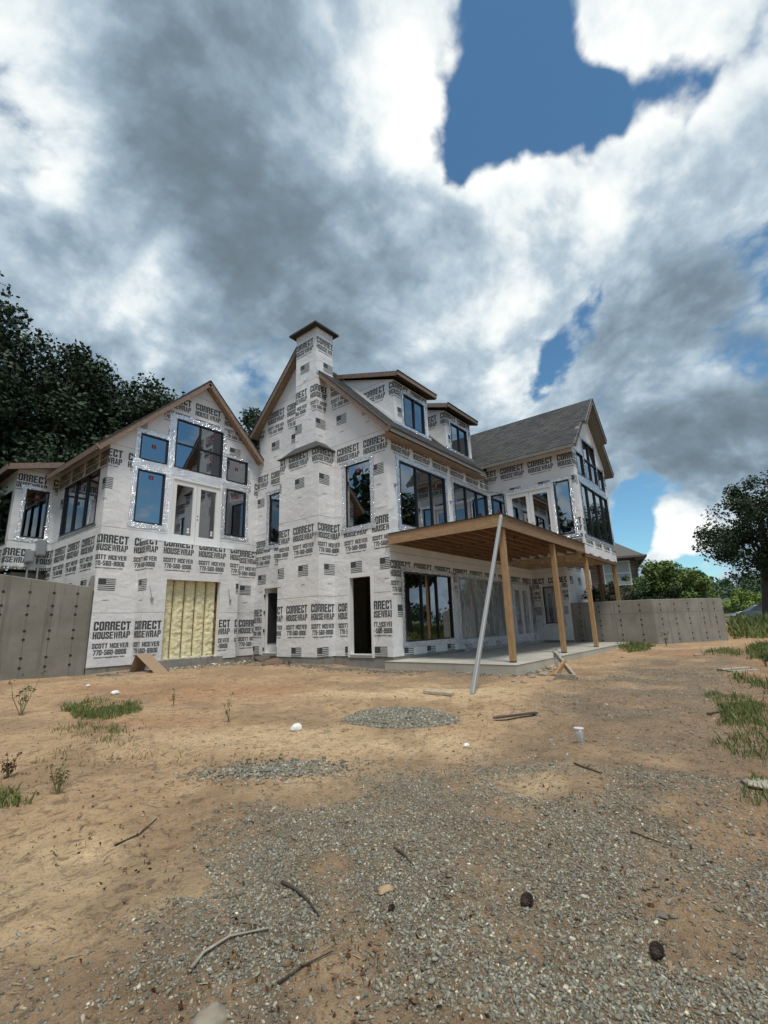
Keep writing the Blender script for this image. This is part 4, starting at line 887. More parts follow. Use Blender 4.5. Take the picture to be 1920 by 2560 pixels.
# ------------------------------------------------------------------ vegetation
def leaf_cloud(centers, radii, n, size, rn, flat=.75, droop=.0):
    """n leaf quads around clump centres"""
    k = rn.integers(0, len(centers), n); c = centers[k]; r = radii[k]
    d = rn.normal(size=(n, 3)); d /= np.linalg.norm(d, axis=1)[:, None]+1e-9
    rad = r*rn.random(n)**.45; p = c+d*rad[:, None]*np.array([1, 1, flat])
    nx = d*.6+rn.normal(size=(n, 3))*.7+np.array([0, 0, .5]); nx /= np.linalg.norm(nx, axis=1)[:, None]
    t = np.cross(nx, rn.normal(size=(n, 3))); t /= np.linalg.norm(t, axis=1)[:, None]+1e-9; b = np.cross(nx, t)
    s = size*rn.uniform(.6, 1.35, n)[:, None]
    V = np.stack([p-t*s*.5, p-b*s*.32, p+t*s*.5, p+b*s*.32+nx*s*.12], 1).reshape(-1, 3)
    return V, np.arange(n*4).reshape(n, 4)
def tree(label, u, v, z, top, crown_r, crown_bot, nleaf, size, m, seed, group=None, name='oak_tree', nclump=70, lean=(0, 0), tr=.22, limbs=14, rx=1., cat='tree', pointy=.0):
    rn = np.random.default_rng(seed); t = thing(name, label, cat, (u, v, z), group)
    H = top-crown_bot; cz_ = crown_bot+H*.5; cs = []; rs = []
    while len(cs) < nclump:
        p = rn.uniform(-1, 1, 3); q = np.linalg.norm(p)
        if q > 1 or q < .35: continue
        w = 1-pointy*(p[2]+1)/2
        cs.append((u+lean[0]+p[0]*crown_r*rx*w, v+lean[1]+p[1]*crown_r*rx*w, cz_+p[2]*H*.46)); rs.append(crown_r*rn.uniform(.16, .34))
    cs = np.array(cs); rs = np.array(rs)
    V, F = leaf_cloud(cs, rs, nleaf, size, rn)
    mb = MB(); hub = crown_bot+H*.35
    mb.tube([(u, v, z-.3), (u+lean[0]*.3, v+lean[1]*.3, z+(hub-z)*.4), (u+lean[0]*.8, v+lean[1]*.8, hub), (u+lean[0], v+lean[1], crown_bot+H*.75)], [tr*1.3, tr, tr*.8, tr*.25], 8)
    for i in rn.permutation(len(cs))[:limbs]:
        a = np.array([u+lean[0]*.7, v+lean[1]*.7, crown_bot+H*rn.uniform(-.05, .4)]); b = cs[i]; mdl = (a+b)/2+rn.normal(size=3)*.25+np.array([0, 0, .2])
        mb.tube([tuple(a), tuple(mdl), tuple(b)], [tr*.4, tr*.25, tr*.06], 5)
    mb.build('trunk', 'bark', t, smooth=True, recalc=False); np_mesh('crown', V, F, m, t)
    return t
LT = [(-49, 31.5, 27, 5.0, 'tallest dark oak at the edge of the wood behind the left wing'), (-43.4, 30.2, 29, 4.0, 'tall dark oak with a broken leafy outline over the small far wing'), (-38.2, 28.6, 29, 4.2, 'dark oak with ragged branches left of the left wing roof'),
      (-34, 28.2, 31, 4.0, 'dark oak rising straight over the left eave'), (-29.6, 27.2, 30, 3.9, 'rounded dark oak beside the slope of the left gable'), (-26.2, 24.6, 32, 3.4, 'lower dark oak half hidden by the left gable'), (-17.2, 25.2, 34, 3.0, 'small piece of oak crown seen between the two gables')]
for i, (b, e, d, cr_, lb) in enumerate(LT):
    u, v = polar(b, d); top = CZ+d*math.tan(R_(e)); tree(lb, u, v, 2.4, top, cr_, 5.2, 24000, .23, 'leaf_dark', 100+i, 'oaks behind the left wing', nclump=95, tr=.3, limbs=22)
for i, (b, d, tp, cr_) in enumerate(((-50, 23, 8.2, 3.6), (-44, 24, 8.6, 3.4), (-38, 25.5, 9.5, 3.2), (-33, 27, 10, 3.2))):
    u, v = polar(b, d); tree(['low leafy understorey tree beside the end wall of the far wing', 'low leafy understorey tree just behind the far wing roof', 'low leafy understorey tree between the far wing and the tall oaks', 'low leafy understorey tree behind the eave of the left wing'][i], u, v, 2.4, tp, cr_, 2.4, 12000, .21, 'leaf_dark', 140+i, 'understorey trees below the dark oaks', name='understorey_tree', nclump=80, tr=.15, limbs=10)
u, v = polar(38.0, 42); tree('large dark broadleaf tree standing alone on the grassy bank', u, v, .9, 10.6, 3.9, 3.2, 22000, .19, 'leaf_mid', 201, name='broadleaf_tree', nclump=95, tr=.26, limbs=22, lean=(.5, .9))
FT = [(32.6, 95, 6.6, 4.5, 'leaf_far'), (34.2, 105, 8.2, 4.2, 'leaf_far'), (36.2, 110, 8.4, 5, 'leaf_far'), (38.5, 100, 7.6, 5, 'leaf_far'), (40.6, 95, 7.8, 5, 'leaf_far'), (36.3, 62, 3.5, 1.7, 'leaf_yellow'), (38.4, 66, 3.4, 1.5, 'leaf_yellow')]
for i, (b, d, tp, cr_, m_) in enumerate(FT):
    u, v = polar(b, d); lb = ['', '', '', '', '', 'larger pale yellow green young tree beside the distant house', 'smaller pale yellow green young tree beside the lone tree trunk'][i] if m_ == 'leaf_yellow' else ['distant hazy tree right behind the hedge end', 'distant hazy tree behind the pale grey roof', 'distant hazy tree left of the lone tree trunk', 'distant hazy tree behind the lone tree trunk', 'distant hazy tree beyond the parked car'][i]
    tree(lb, u, v, float(gz(u, v)), tp, cr_, float(gz(u, v))+.3, 3500, .42 if m_ == 'leaf_far' else .22, m_, 220+i, 'young yellow green trees' if m_ == 'leaf_yellow' else 'distant trees', name='young_tree' if m_ == 'leaf_yellow' else 'distant_tree', nclump=40, tr=.12, limbs=5)
# tree and far shore behind the photographer: seen only mirrored in the window panes
u, v = 20.5, 14.5; tree('tall yard tree opposite the patio, mirrored in the window panes', u, v, .3, 12.5, 3.4, 3.6, 9000, .34, 'leaf_mid', 260, name='yard_tree', nclump=80, tr=.32, limbs=16)
fw = np.random.default_rng(261); n_c = 260; az_ = fw.uniform(-.2, 2.2, n_c); dd_ = fw.uniform(120, 150, n_c); cs = np.column_stack([dd_*np.cos(az_), 20+dd_*np.sin(az_), fw.uniform(0, 11, n_c)*(.6+.5*vnoise(az_*9, az_*0, 4))])
az2 = fw.uniform(R_(125), R_(250), 170); d2 = fw.uniform(27, 42, 170); cs2 = np.column_stack([CU+d2*np.cos(az2), CV+d2*np.sin(az2), 1+fw.random(170)*15*(.65+.45*vnoise(az2*7, az2*0, 6))]); V, F = leaf_cloud(cs2, np.full(170, 2.6), 26000, .9, fw); tag(np_mesh('side_wood', V, F, 'leaf_dark'), 'dark wood along the open side of the yard, mirrored in the panes', 'wood', kind='stuff')
V, F = leaf_cloud(cs, np.full(n_c, 4.2), 14000, 1.5, fw); tag(np_mesh('far_shore_wood', V, F, 'leaf_mid'), 'wood on the far shore, mirrored in the window panes', 'wood', kind='stuff')
# hedge
rn = np.random.default_rng(300); hb = polar(31, 27); hd = thing('hedge', 'rounded bright green hedge above the angled retaining wall', 'hedge', (hb[0], hb[1], 1.7))
cs = []; rs = []
for i in range(150):
    b = rn.uniform(27.0, 33.9); d = rn.uniform(25.5, 29); e = (b-30.8)/3.6; tpz = 1.75+(1.45+.5*fbm(b*.9, d*.1, 2, 4))*max(.12, 1-abs(e)**3.2); u, v = polar(b, d); cs.append((u, v, rn.uniform(1.5, tpz))); rs.append(rn.uniform(.3, .5))
V, F = leaf_cloud(np.array(cs), np.array(rs), 26000, .13, rn, .8); np_mesh('foliage', V, F, 'leaf_hedge', hd)
mb = MB()
for b in (28.5, 30, 31.5, 33): u, v = polar(b, 27.5); mb.tube([(u, v, 1.5), (u+.1, v, 2.2), (u, v+.1, 2.8)], [.06, .05, .02], 5)
mb.build('stem', 'bark', hd)
for i, (u, v, h_, w_) in enumerate(((12.2, 3.0, .85, .45), (13.0, 3.9, .7, .5), (12.3, 2.2, .7, .4), (13.8, 5.0, .6, .5), (14.5, 3.6, 1.2, .7))):
    t = thing('shrub', ['dark green weedy shrub just behind the wing posts', 'dark green shrub over the corner of the angled concrete wall', 'low dark shrub against the bright wrapped wall', 'spreading weedy shrub near the free end of the concrete wall', 'tallest shrub between the concrete wall and the hedge'][i], 'shrub', (u, v, 1.66), 'shrubs on the terrace'); rn = np.random.default_rng(320+i)
    cs = np.column_stack([u+rn.normal(0, w_*.5, 14), v+rn.normal(0, w_*.5, 14), 1.7+rn.random(14)*h_]); V, F = leaf_cloud(cs, np.full(14, .22), 1300, .09, rn); np_mesh('foliage', V, F, 'leaf_mid', t)
    mb = MB()
    for c_ in cs[:6]: mb.tube([(u, v, 1.62), tuple(c_)], [.012, .005], 4)
    mb.build('stem', 'bark', t)

# ------------------------------------------------------------------ neighbour house, distant house, car
nb0 = polar(27.9, 33); a_ = YAW+R_(24)
fx, fy = math.cos(a_), math.sin(a_); rx_, ry_ = -fy, fx
NL = lambda x, y, z: (nb0[0]+rx_*x+fx*y, nb0[1]+ry_*x+fy*y, z)          # x to the right along its wall, y away
nh = thing('neighbour_house', 'neighbouring brick house with grey hipped roof behind the hedge', 'house', (*nb0, 1.7))
def nbox(x0, x1, y0, y1, z0, z1, mb): return mb.hexa([NL(*p) for p in ((x0, y0, z0), (x1, y0, z0), (x1, y1, z0), (x0, y1, z0), (x0, y0, z1), (x1, y0, z1), (x1, y1, z1), (x0, y1, z1))])
nw = nbox(-9, 0, 0, 9, 1.5, 4.75, MB()).build('wall', 'brick', nh)
me = nw.data; uv = me.uv_layers.new(name='UVMap')
for p in me.polygons:
    for li in p.loop_indices:
        c_ = me.vertices[me.loops[li].vertex_index].co; uv.data[li].uv = ((c_.x*rx_-c_.y*ry_)+(c_.x*fx-c_.y*fy), c_.z)
mb = MB(); mb.add([NL(*p) for p in ((-9.5, -.5, 4.72), (.5, -.5, 4.72), (.5, 9.5, 4.72), (-9.5, 9.5, 4.72), (-4.5, 4.2, 8.4), (-4.5, 4.8, 8.4))], [(0, 1, 4), (1, 2, 5, 4), (2, 3, 5), (3, 0, 4, 5), (3, 2, 1, 0)]); nr_ = mb.build('roof', 'greyroof', nh)
mb = MB(); nbox(-9.55, .58, -.58, -.48, 4.62, 4.74, mb); nbox(.5, .6, -.58, 9.5, 4.62, 4.74, mb); nbox(-.05, .03, -.1, -.02, 1.6, 4.6, mb); nbox(-.06, .5, -.5, -.06, 4.5, 4.58, mb); mb.build('gutter', 'siding', nr_)
mb = MB(); nbox(-1.9, -.35, -.03, .02, 3.0, 4.5, mb); nwn = mb.build('window', 'white', nh)
for z0, z1 in ((3.07, 3.72), (3.79, 4.43)): mb = MB(); nbox(-1.82, -.43, -.045, -.032, z0, z1, mb); mb.build('pane', 'blind', nwn)
fh = thing('distant_house', 'distant low house with pale grey roof among the trees', 'house', (*polar(35.3, 78), 1.4)); b0 = polar(35.3, 78)
mb = MB(); mb.box(b0[0]-3, b0[0]+3, b0[1]-2, b0[1]+2, .8, 2.0); mb.build('wall', 'siding', fh); mb = MB()
mb.add([(b0[0]-3.4, b0[1]-2.4, 1.95), (b0[0]+3.4, b0[1]-2.4, 1.95), (b0[0]+3.4, b0[1]+2.4, 1.95), (b0[0]-3.4, b0[1]+2.4, 1.95), (b0[0]-3.4, b0[1], 3.1), (b0[0]+3.4, b0[1], 3.1)], [(0, 1, 5, 4), (2, 3, 4, 5), (0, 4, 3), (1, 2, 5), (3, 2, 1, 0)]); mb.build('roof', 'boxgrey', fh)
cb = polar(38.2, 46); cgz = float(gz(*cb)); car = thing('parked_car', 'silver car parked beyond the grassy bank under the lone tree', 'car', (*cb, cgz))
ca = YAW+R_(38.2+75); ex_, ey_ = math.cos(ca), math.sin(ca)
CL = lambda x, y, z: (cb[0]+ex_*x-ey_*y, cb[1]+ey_*x+ex_*y, cgz+z)
prof = [(-2.2, .35), (-2.25, .75), (-1.9, .95), (-1.45, 1.0), (-.75, 1.45), (.55, 1.47), (1.5, 1.02), (2.1, .95), (2.25, .7), (2.2, .35)]
mb = MB(); n_ = len(prof); mb.add([CL(x, -.85 if z < 1.1 else -.68, z) for x, z in prof]+[CL(x, .85 if z < 1.1 else .68, z) for x, z in prof], [tuple(range(n_)), tuple(range(2*n_-1, n_-1, -1))]+[(i, (i+1) % n_, (i+1) % n_+n_, i+n_) for i in range(n_)]); mb.build('body', 'carpaint', car, bevel=.03)
for sg in (-1, 1):
    mb = MB(); mb.poly([CL(x, sg*y, z) for x, y, z in ((-1.2, .82, 1.04), (1.25, .82, 1.06), (.5, .70, 1.40), (-.7, .70, 1.40))]); mb.build('side_window', 'black', car, recalc=False)
    for x in (-1.4, 1.4):
        mb = MB(); mb.tube([CL(x, sg*.72, .33), CL(x, sg*.9, .33)], .33, 14); mb.build('wheel', 'tyre', car)
mb = MB(); mb.poly([CL(-1.42, -.66, 1.03), CL(-1.42, .66, 1.03), CL(-.80, .6, 1.43), CL(-.80, -.6, 1.43)]); mb.build('windscreen', 'black', car, recalc=False)

# ------------------------------------------------------------------ gravel, grass and litter
def hull(n, seed, flat=1.):
    rn = np.random.default_rng(seed); bm = bmesh.new(); p = rn.normal(size=(n, 3)); p /= np.linalg.norm(p, axis=1)[:, None]; p *= rn.uniform(.75, 1.1, (n, 1)); p[:, 2] *= flat
    for q in p: bm.verts.new(q)
    bmesh.ops.convex_hull(bm, input=bm.verts); bmesh.ops.triangulate(bm, faces=bm.faces); bm.verts.ensure_lookup_table()
    lone = [v for v in bm.verts if not v.link_faces]; bmesh.ops.delete(bm, geom=lone, context='VERTS'); bm.verts.index_update()
    V = np.array([v.co[:] for v in bm.verts]); F = np.array([[v.index for v in f.verts] for f in bm.faces]); bm.free(); return V, F
HULLS = [hull(9, i) for i in range(14)]
def stones(name, pts, sizes, cols, m='stone', parent=None, flat=.62):
    """angular crushed stones, one small hull each"""
    VV = []; FF = []; CC = []; k0 = 0; rn = np.random.default_rng(len(pts)); pick = rn.integers(0, len(HULLS), len(pts))
    for h, (HV, HF) in enumerate(HULLS):
        sel = np.where(pick == h)[0]; n = len(sel)
        if not n: continue
        k = len(HV); sh = HV[None]*np.stack([rn.uniform(.9, 1.45, n), rn.uniform(.65, 1.05, n), rn.uniform(.5, .9, n)*flat/.62], 1)[:, None, :]
        a = rn.uniform(0, 6.28, n); t = rn.normal(0, .45, n); ca, sa, ct, st = np.cos(a), np.sin(a), np.cos(t), np.sin(t); X, Y, Z = sh[..., 0], sh[..., 1], sh[..., 2]
        Y, Z = Y*ct[:, None]-Z*st[:, None], Y*st[:, None]+Z*ct[:, None]; X, Y = X*ca[:, None]-Y*sa[:, None], X*sa[:, None]+Y*ca[:, None]
        VV.append((np.stack([X, Y, Z], -1)*sizes[sel][:, None, None]+pts[sel][:, None, :]).reshape(-1, 3)); FF.append((HF[None]+(np.arange(n)*k)[:, None, None]).reshape(-1, 3)+k0); CC.append(np.repeat(cols[sel], k, 0)); k0 += n*k
    return np_mesh(name, np.concatenate(VV), np.concatenate(FF), m, parent, col=np.concatenate(CC))
def sample_uv(n, rmin, rmax, rn, half=50):
    r = np.sqrt(rn.uniform(rmin**2, rmax**2, n)); a = YAW+np.radians(rn.uniform(-half, half, n)); return CU+r*np.cos(a), CV+r*np.sin(a), r
rn = np.random.default_rng(500)
pal = np.array([(.15, .155, .14), (.21, .215, .195), (.27, .275, .25), (.12, .12, .11), (.24, .215, .17), (.36, .35, .31), (.19, .18, .15), (.52, .50, .45)]); pw = np.array([.20, .23, .17, .12, .12, .07, .07, .02])
def gravel(u, v, s, name, lab):
    z = gz(u, v)+s*rn.uniform(-.1, .35, len(u)); c = pal[rn.choice(8, len(u), p=pw)]*rn.uniform(.75, 1.2, len(u))[:, None]*np.array([1.06, 1.0, .86])*np.where(rn.random(len(u)) < .12, 1.5, 1.)[:, None]
    o = stones(name, np.column_stack([u, v, z]), s, c); tag(o, lab, 'gravel', kind='stuff')
def nearmask(u, v):
    n = fbm(u*1.6, v*1.6, 4, 77); n2 = fbm(u*.8, v*.8, 3, 91)
    inside = sum(soft(u+dx, v+dy, G_MAIN, 1.3) for dx, dy in ((0, 0), (.35, .1), (-.3, .25), (.1, -.35), (-.15, -.2)))/5.
    m = inside*np.clip(sstep(.30, .58, n)*.9+.14, 0, 1)*np.clip(.55+.7*sstep(.33, .62, n2), 0, 1)
    for s_ in SANDS: m = m*np.where(soft(u, v, s_, .7), .10, 1)
    return m
u, v, r = sample_uv(230000, 1.2, 5.2, rn); kp = rn.random(len(u)) < nearmask(u, v)*np.clip(2.2/np.maximum(r, 1.5), .42, 1); u, v = u[kp], v[kp]
gravel(u, v, np.clip(rn.lognormal(math.log(.0083), .34, len(u)), .004, .019), 'gravel', 'loose grey crushed gravel scattered over the near yard')
u, v, r = sample_uv(90000, 5.2, 13, rn); kp = rn.random(len(u)) < nearmask(u, v)*.34; u, v = u[kp], v[kp]
gravel(u, v, np.clip(rn.lognormal(math.log(.0115), .35, len(u)), .006, .024), 'gravel', 'thin grey gravel along the middle of the yard towards the patio')
pu = np.array([p[0] for p in G_PATCH]); pv = np.array([p[1] for p in G_PATCH]); u = rn.uniform(pu.min()-.1, pu.max()+.1, 9000); v = rn.uniform(pv.min()-.1, pv.max()+.1, 9000); kp = soft(u, v, G_PATCH, .12); u, v = u[kp], v[kp]; q_u = rn.normal(0, 1, 1500); q_c = gp(590, 1662); u = np.concatenate([u, q_c[0]+q_u*.22+rn.normal(0, .1, 1500)]); v = np.concatenate([v, q_c[1]+q_u*.25+rn.normal(0, .12, 1500)])
gravel(u, v, np.clip(rn.lognormal(math.log(.017), .3, len(u)), .008, .03), 'gravel', 'oval pile of blue grey gravel on the sandy yard')
u = rn.uniform(SU-.75, 1.3, 5000); v = rn.uniform(SV-1.6, SV+.55, 5000); kp = (((u < SU-.03) & (v > 1.6)) | (v > SV+.03)) & (rn.random(5000) < .8*np.exp(-np.maximum(SU-u, v-SV)/.25)); u, v = u[kp], v[kp]
gravel(u, v, np.clip(rn.lognormal(math.log(.022), .4, len(u)), .01, .05), 'rubble', 'crumbled concrete and grit banked against the patio slab')
n_ = 5200; t_ = rn.random(n_); e_u = np.where(t_ < .45, rn.uniform(-5.5, -.3, n_), -.75-np.abs(rn.normal(0, .35, n_))); e_v = np.where(t_ < .45, -6.0+np.abs(rn.normal(0, .42, n_)), rn.uniform(-5.6, 1.8, n_))
s = np.clip(rn.lognormal(math.log(.016), .5, n_), .006, .06); c = np.array([(.20, .18, .15), (.15, .12, .09), (.30, .27, .22), (.12, .10, .08)])[rn.integers(0, 4, n_)]
tag(stones('grit', np.column_stack([e_u, e_v, gz(e_u, e_v)+s*.15]), s, c), 'dark grit and broken mortar along the foot of the house walls', 'grit', kind='stuff')
# bits of dry pebble over the rest of the yard
u, v, r = sample_uv(42000, 1.3, 16, rn); kp = rn.random(len(u)) < np.clip(4/np.maximum(r, 2), .2, 1)*(.35+.9*sstep(.4, .6, fbm(u*.9, v*.9, 3, 15))); kp &= (v > .1) | (u < -.9); u, v = u[kp], v[kp]
s = np.clip(rn.lognormal(math.log(.007), .5, len(u)), .003, .028); c = np.array([(.30, .20, .11), (.20, .14, .08), (.42, .36, .27), (.16, .12, .085)])[rn.integers(0, 4, len(u))]
tag(stones('pebbles', np.column_stack([u, v, gz(u, v)+s*.1]), s, c), 'small brown clods and pebbles strewn over the bare dirt', 'pebbles', kind='stuff')
# grass
def blades(name, polys, dens, h, m, lab, seed, edge=.5, wd=.004):
    rn = np.random.default_rng(seed); U = []; Vv = []
    for pl in polys:
        a = np.array([p[:2] for p in pl]); n = int(dens*max((a[:, 0].max()-a[:, 0].min())*(a[:, 1].max()-a[:, 1].min()), .01)); u = rn.uniform(a[:, 0].min(), a[:, 0].max(), n); v = rn.uniform(a[:, 1].min(), a[:, 1].max(), n)
        k = soft(u, v, pl, edge) & (rn.random(n) < .25+1.3*sstep(.38, .6, fbm(u*2.6, v*2.6, 3, seed))); U.append(u[k]); Vv.append(v[k])
    u = np.concatenate(U); v = np.concatenate(Vv); n = len(u); z = gz(u, v); hh = h*rn.lognormal(0, .35, n); a = rn.uniform(0, 6.28, n); ln = rn.uniform(.1, .7, n)*hh
    dx, dy = np.cos(a), np.sin(a); w = wd*rn.uniform(.6, 1.3, n); b = rn.uniform(0, 6.28, n); wx, wy = np.cos(b)*w, np.sin(b)*w
    A = np.stack([u-wx, v-wy, z-.01], 1); B = np.stack([u+wx, v+wy, z-.01], 1); C_ = np.stack([u+dx*ln*.4+wx*.7, v+dy*ln*.4+wy*.7, z+hh*.6], 1); D = np.stack([u+dx*ln, v+dy*ln, z+hh], 1)
    o = np_mesh(name, np.stack([A, B, C_, D], 1).reshape(-1, 3), np.arange(4*n).reshape(n, 4), m); return tag(o, lab, 'grass', kind='stuff')
el = lambda cx, cy, rx, ry: [gp(cx+rx*math.cos(t), cy+ry*math.sin(t)) for t in np.linspace(0, 6.28, 18)]
blades('grass', [el(230, 1528, 105, 22), el(190, 1540, 60, 14), el(300, 1530, 60, 12)], 1900, .05, 'grass', 'green grass patch on the dirt before the concrete wall', 1, 1.6)
blades('grass', [el(150, 1585, 110, 28), el(230, 1606, 55, 22), el(40, 1622, 40, 8)], 1500, .04, 'grass', 'thin grass patch on the bare dirt near the left edge of the yard', 2, 1.8)
blades('grass', [el(5, 1735, 45, 26)], 3000, .05, 'grass', 'small tuft of grass beside the weeds on the near dirt', 3)
blades('grass', [[gp(*p) for p in ((1515, 1503), (1560, 1498), (1700, 1530), (1780, 1560), (1780, 1640), (1659, 1625), (1570, 1585), (1545, 1540))]], 3000, .045, 'grass', 'bright green lawn strip along the right side of the gravel', 4, .5)
blades('grass', [el(1590, 1605, 60, 14), el(1620, 1632, 50, 14)], 1800, .04, 'grass', 'ragged grass fringe between the lawn strip and the gravel', 5, .4)
blades('grass', [el(1650, 1718, 50, 28)], 4000, .05, 'grass', 'grass growing round the pale flat stones', 6, .2)
blades('grass', [el(1565, 1411, 40, 7), el(1610, 1470, 30, 8), el(1650, 1487, 30, 14), el(1650, 1410, 40, 20), el(1370, 1400, 40, 8)], 800, .09, 'grass', 'scattered grass tufts on the far dirt by the bank', 8, .8, .007)
bank = [(15.2, 7.3), (17, 7.0), (24, 6.4), (34, 7), (38, 10), (38, 24), (24, 20), (16, 11)]
blades('grass', [bank], 130, .26, 'grass', 'long green grass over the far bank', 7, 2.5, .03)
blades('dry_straw', [el(620, 2100, 170, 70), el(700, 2020, 120, 50), el(330, 2150, 120, 50), el(250, 1640, 200, 30), el(560, 1645, 90, 14)], 420, .03, 'drygrass', 'dead straw and dry stems lying among the gravel', 11, .4, .003)
def weed(x, y, h, n, lab, m='leaf_mid'):
    u, v, z = gp(x, y); rn = np.random.default_rng(int(x*7+y)); t = thing('weed', lab, 'weed', (u, v, z)); mb = MB(); cs = []
    for i in range(n):
        a = rn.uniform(0, 6.28); l = h*rn.uniform(.5, 1); p = (u+math.cos(a)*l*.35, v+math.sin(a)*l*.35, z+l); mb.tube([(u, v, z-.02), ((u+p[0])/2+rn.normal(0, .02), (v+p[1])/2, z+l*.55), p], [.006, .005, .002], 4); cs += [p, ((u+p[0])/2, (v+p[1])/2, z+l*.6)]
    mb.build('stem', 'drygrass', t); V, F = leaf_cloud(np.array(cs), np.full(len(cs), .05), 22*n, .03, rn); np_mesh('leaves', V, F, m, t)
weed(45, 1545, .62, 7, 'tall leafy weed beside the concrete retaining wall'); weed(125, 1715, .26, 6, 'spiky weed on the dirt near the small grass tuft', 'drygrass'); weed(495, 1560, .42, 3, 'thin bare weed stalk in the middle of the sandy yard', 'drygrass'); weed(15, 1680, .22, 6, 'clump of brown weeds at the edge of the yard', 'deadleaf')
weed(1440, 1395, .55, 7, 'single upright weed growing against the angled concrete wall'); weed(375, 1525, .3, 2, 'tiny dry stalk beyond the green grass patch', 'drygrass'); weed(1655, 1440, .4, 10, 'bushy weed on the far dirt near the bank')
weed(625, 1440, .25, 5, 'small weed beside the flat rock under the chimney')
# sticks
def stick(pts, r, lab, m='bark'):
    P_ = [gp(*p) for p in pts]; base = P_[0]; t = thing('stick', lab, 'stick', base); pp = [(p[0]+random.uniform(-.01, .01), p[1]+random.uniform(-.01, .01), p[2]+r*.7+random.uniform(0, .012)) for p in P_]
    mb = MB(); mb.tube(pp, [r*(1-.55*i/(len(pp)-1)) for i in range(len(pp))], 6); mb.build('branch', m, t, smooth=True, recalc=False)
    mb = MB(); k = len(pp)//2; q = Vector(pp[k]); mb.tube([q, q+Vector((random.uniform(-.06, .06), random.uniform(-.06, .06), .02))], [r*.5, r*.2], 5); mb.build('twig', m, t)
stick([(612, 1910), (640, 1925), (665, 1950), (686, 1985)], .010, 'dark bent stick lying on the grey gravel'); stick([(410, 2108), (440, 2065), (500, 2030), (580, 2015)], .009, 'long pale curved stick across the gravel and straw', 'oldwood')
stick([(850, 1835), (872, 1850), (893, 1872)], .007, 'short dark twig on the gravel beyond the round stone'); stick([(1240, 1650), (1265, 1660), (1300, 1672)], .010, 'thin dark stick on the tan dirt near the clear cup'); stick([(470, 1680), (540, 1672), (600, 1668)], .008, 'thin stick lying by the small gravel spill')
stick([(1360, 1800), (1400, 1812), (1450, 1830)], .006, 'brown twig on the trampled gravel at the right'); stick([(250, 1830), (300, 1805), (340, 1770)], .007, 'crooked twig on the sandy dirt'); stick([(600, 2130), (660, 2090), (720, 2060)], .006, 'dark twig among dead leaves and straw'); stick([(1530, 1545), (1580, 1535), (1630, 1540)], .012, 'fallen stick beside the lawn strip')
# dead leaves
rn = np.random.default_rng(77); V = []; 
cl = [gp(*p) for p in ((560, 2150), (690, 2190), (760, 2100), (760, 2175), (500, 2200), (330, 1840), (500, 1640), (20, 1700), (180, 1790), (560, 1660), (1250, 1740), (1500, 1900), (1050, 1550), (230, 1575))]
cs = np.array([cl[i] for i in rn.integers(0, len(cl), 700)])+np.column_stack([rn.normal(0, .33, 700), rn.normal(0, .33, 700), np.zeros(700)]); cs[:, 2] = gz(cs[:, 0], cs[:, 1])+.012
Vl, Fl = leaf_cloud(cs, np.full(700, .02), 800, .024, rn, .3); tag(np_mesh('dead_leaves', Vl, Fl, 'deadleaf'), 'brown dead leaves and bark scraps scattered on the yard', 'leaves', kind='stuff')
rn = np.random.default_rng(78); u, v, r = sample_uv(9000, 1.5, 15, rn); kp = (rn.random(9000) < .15+.85*sstep(.42, .6, fbm(u*1.3, v*1.3, 4, 66))) & ((v > 4.0) | (u < -1.0)); u, v = u[kp], v[kp]; n = len(u)
ln = rn.lognormal(math.log(.032), .5, n); a = rn.uniform(0, 6.28, n); w = rn.uniform(.0012, .0035, n); dx, dy = np.cos(a)*ln, np.sin(a)*ln; nx, ny = -np.sin(a)*w, np.cos(a)*w; z0 = gz(u, v)+.004; z1 = gz(u+dx, v+dy)+.006+rn.uniform(0, .01, n)
A = np.stack([u-nx, v-ny, z0], 1); B = np.stack([u+nx, v+ny, z0], 1); C_ = np.stack([u+dx+nx, v+dy+ny, z1], 1); D = np.stack([u+dx-nx, v+dy-ny, z1], 1)
cc = np.repeat(np.array([(.09, .055, .03), (.16, .10, .055), (.05, .035, .02), (.34, .27, .17)])[rn.choice(4, n, p=[.35, .3, .25, .1])], 4, 0); tag(np_mesh('twig_litter', np.stack([A, B, C_, D], 1).reshape(-1, 3), np.arange(4*n).reshape(n, 4), 'plain', col=cc), 'fine brown twigs and bark splinters littering the bare dirt', 'litter', kind='stuff')
# pine cones
def pinecone(x, y, s, lab):
    u, v, z = gp(x, y); t = thing('pine_cone', lab, 'pine cone', (u, v, z)); mb = MB(); mb.tube([(u-s*.9, v, z+s*.55), (u-s*.4, v, z+s*.55), (u+s*.4, v, z+s*.55), (u+s, v, z+s*.55)], [s*.25, s*.5, s*.45, s*.15], 8); mb.build('core', 'cone', t)
    mb = MB()
    for r in range(9):
        f = -0.85+1.75*r/8; R = s*.75*math.sqrt(max(.05, 1-(f*.95)**2))
        for k in range(10):
            a = 2*math.pi*(k+.5*(r % 2))/10; d = Vector((.25, math.cos(a), math.sin(a))).normalized(); p = Vector((u+s*f*.9, v, z+s*.55)); q = p+d*R; n = Vector((0, -math.sin(a), math.cos(a)))*s*.17
            mb.add([p+d*R*.4-n*.6, p+d*R*.4+n*.6, q+n, q+Vector((s*.08, 0, 0)), q-n], [(0, 1, 2, 3, 4)])
    mb.build('scales', 'cone', t, recalc=False)
pinecone(1138, 1957, .042, 'dark open pine cone in the middle of the gravel'); pinecone(1420, 2068, .040, 'dark pine cone on the brown trampled dirt at the right'); pinecone(845, 1967, .022, 'small dark broken pine cone near the round tan stone')
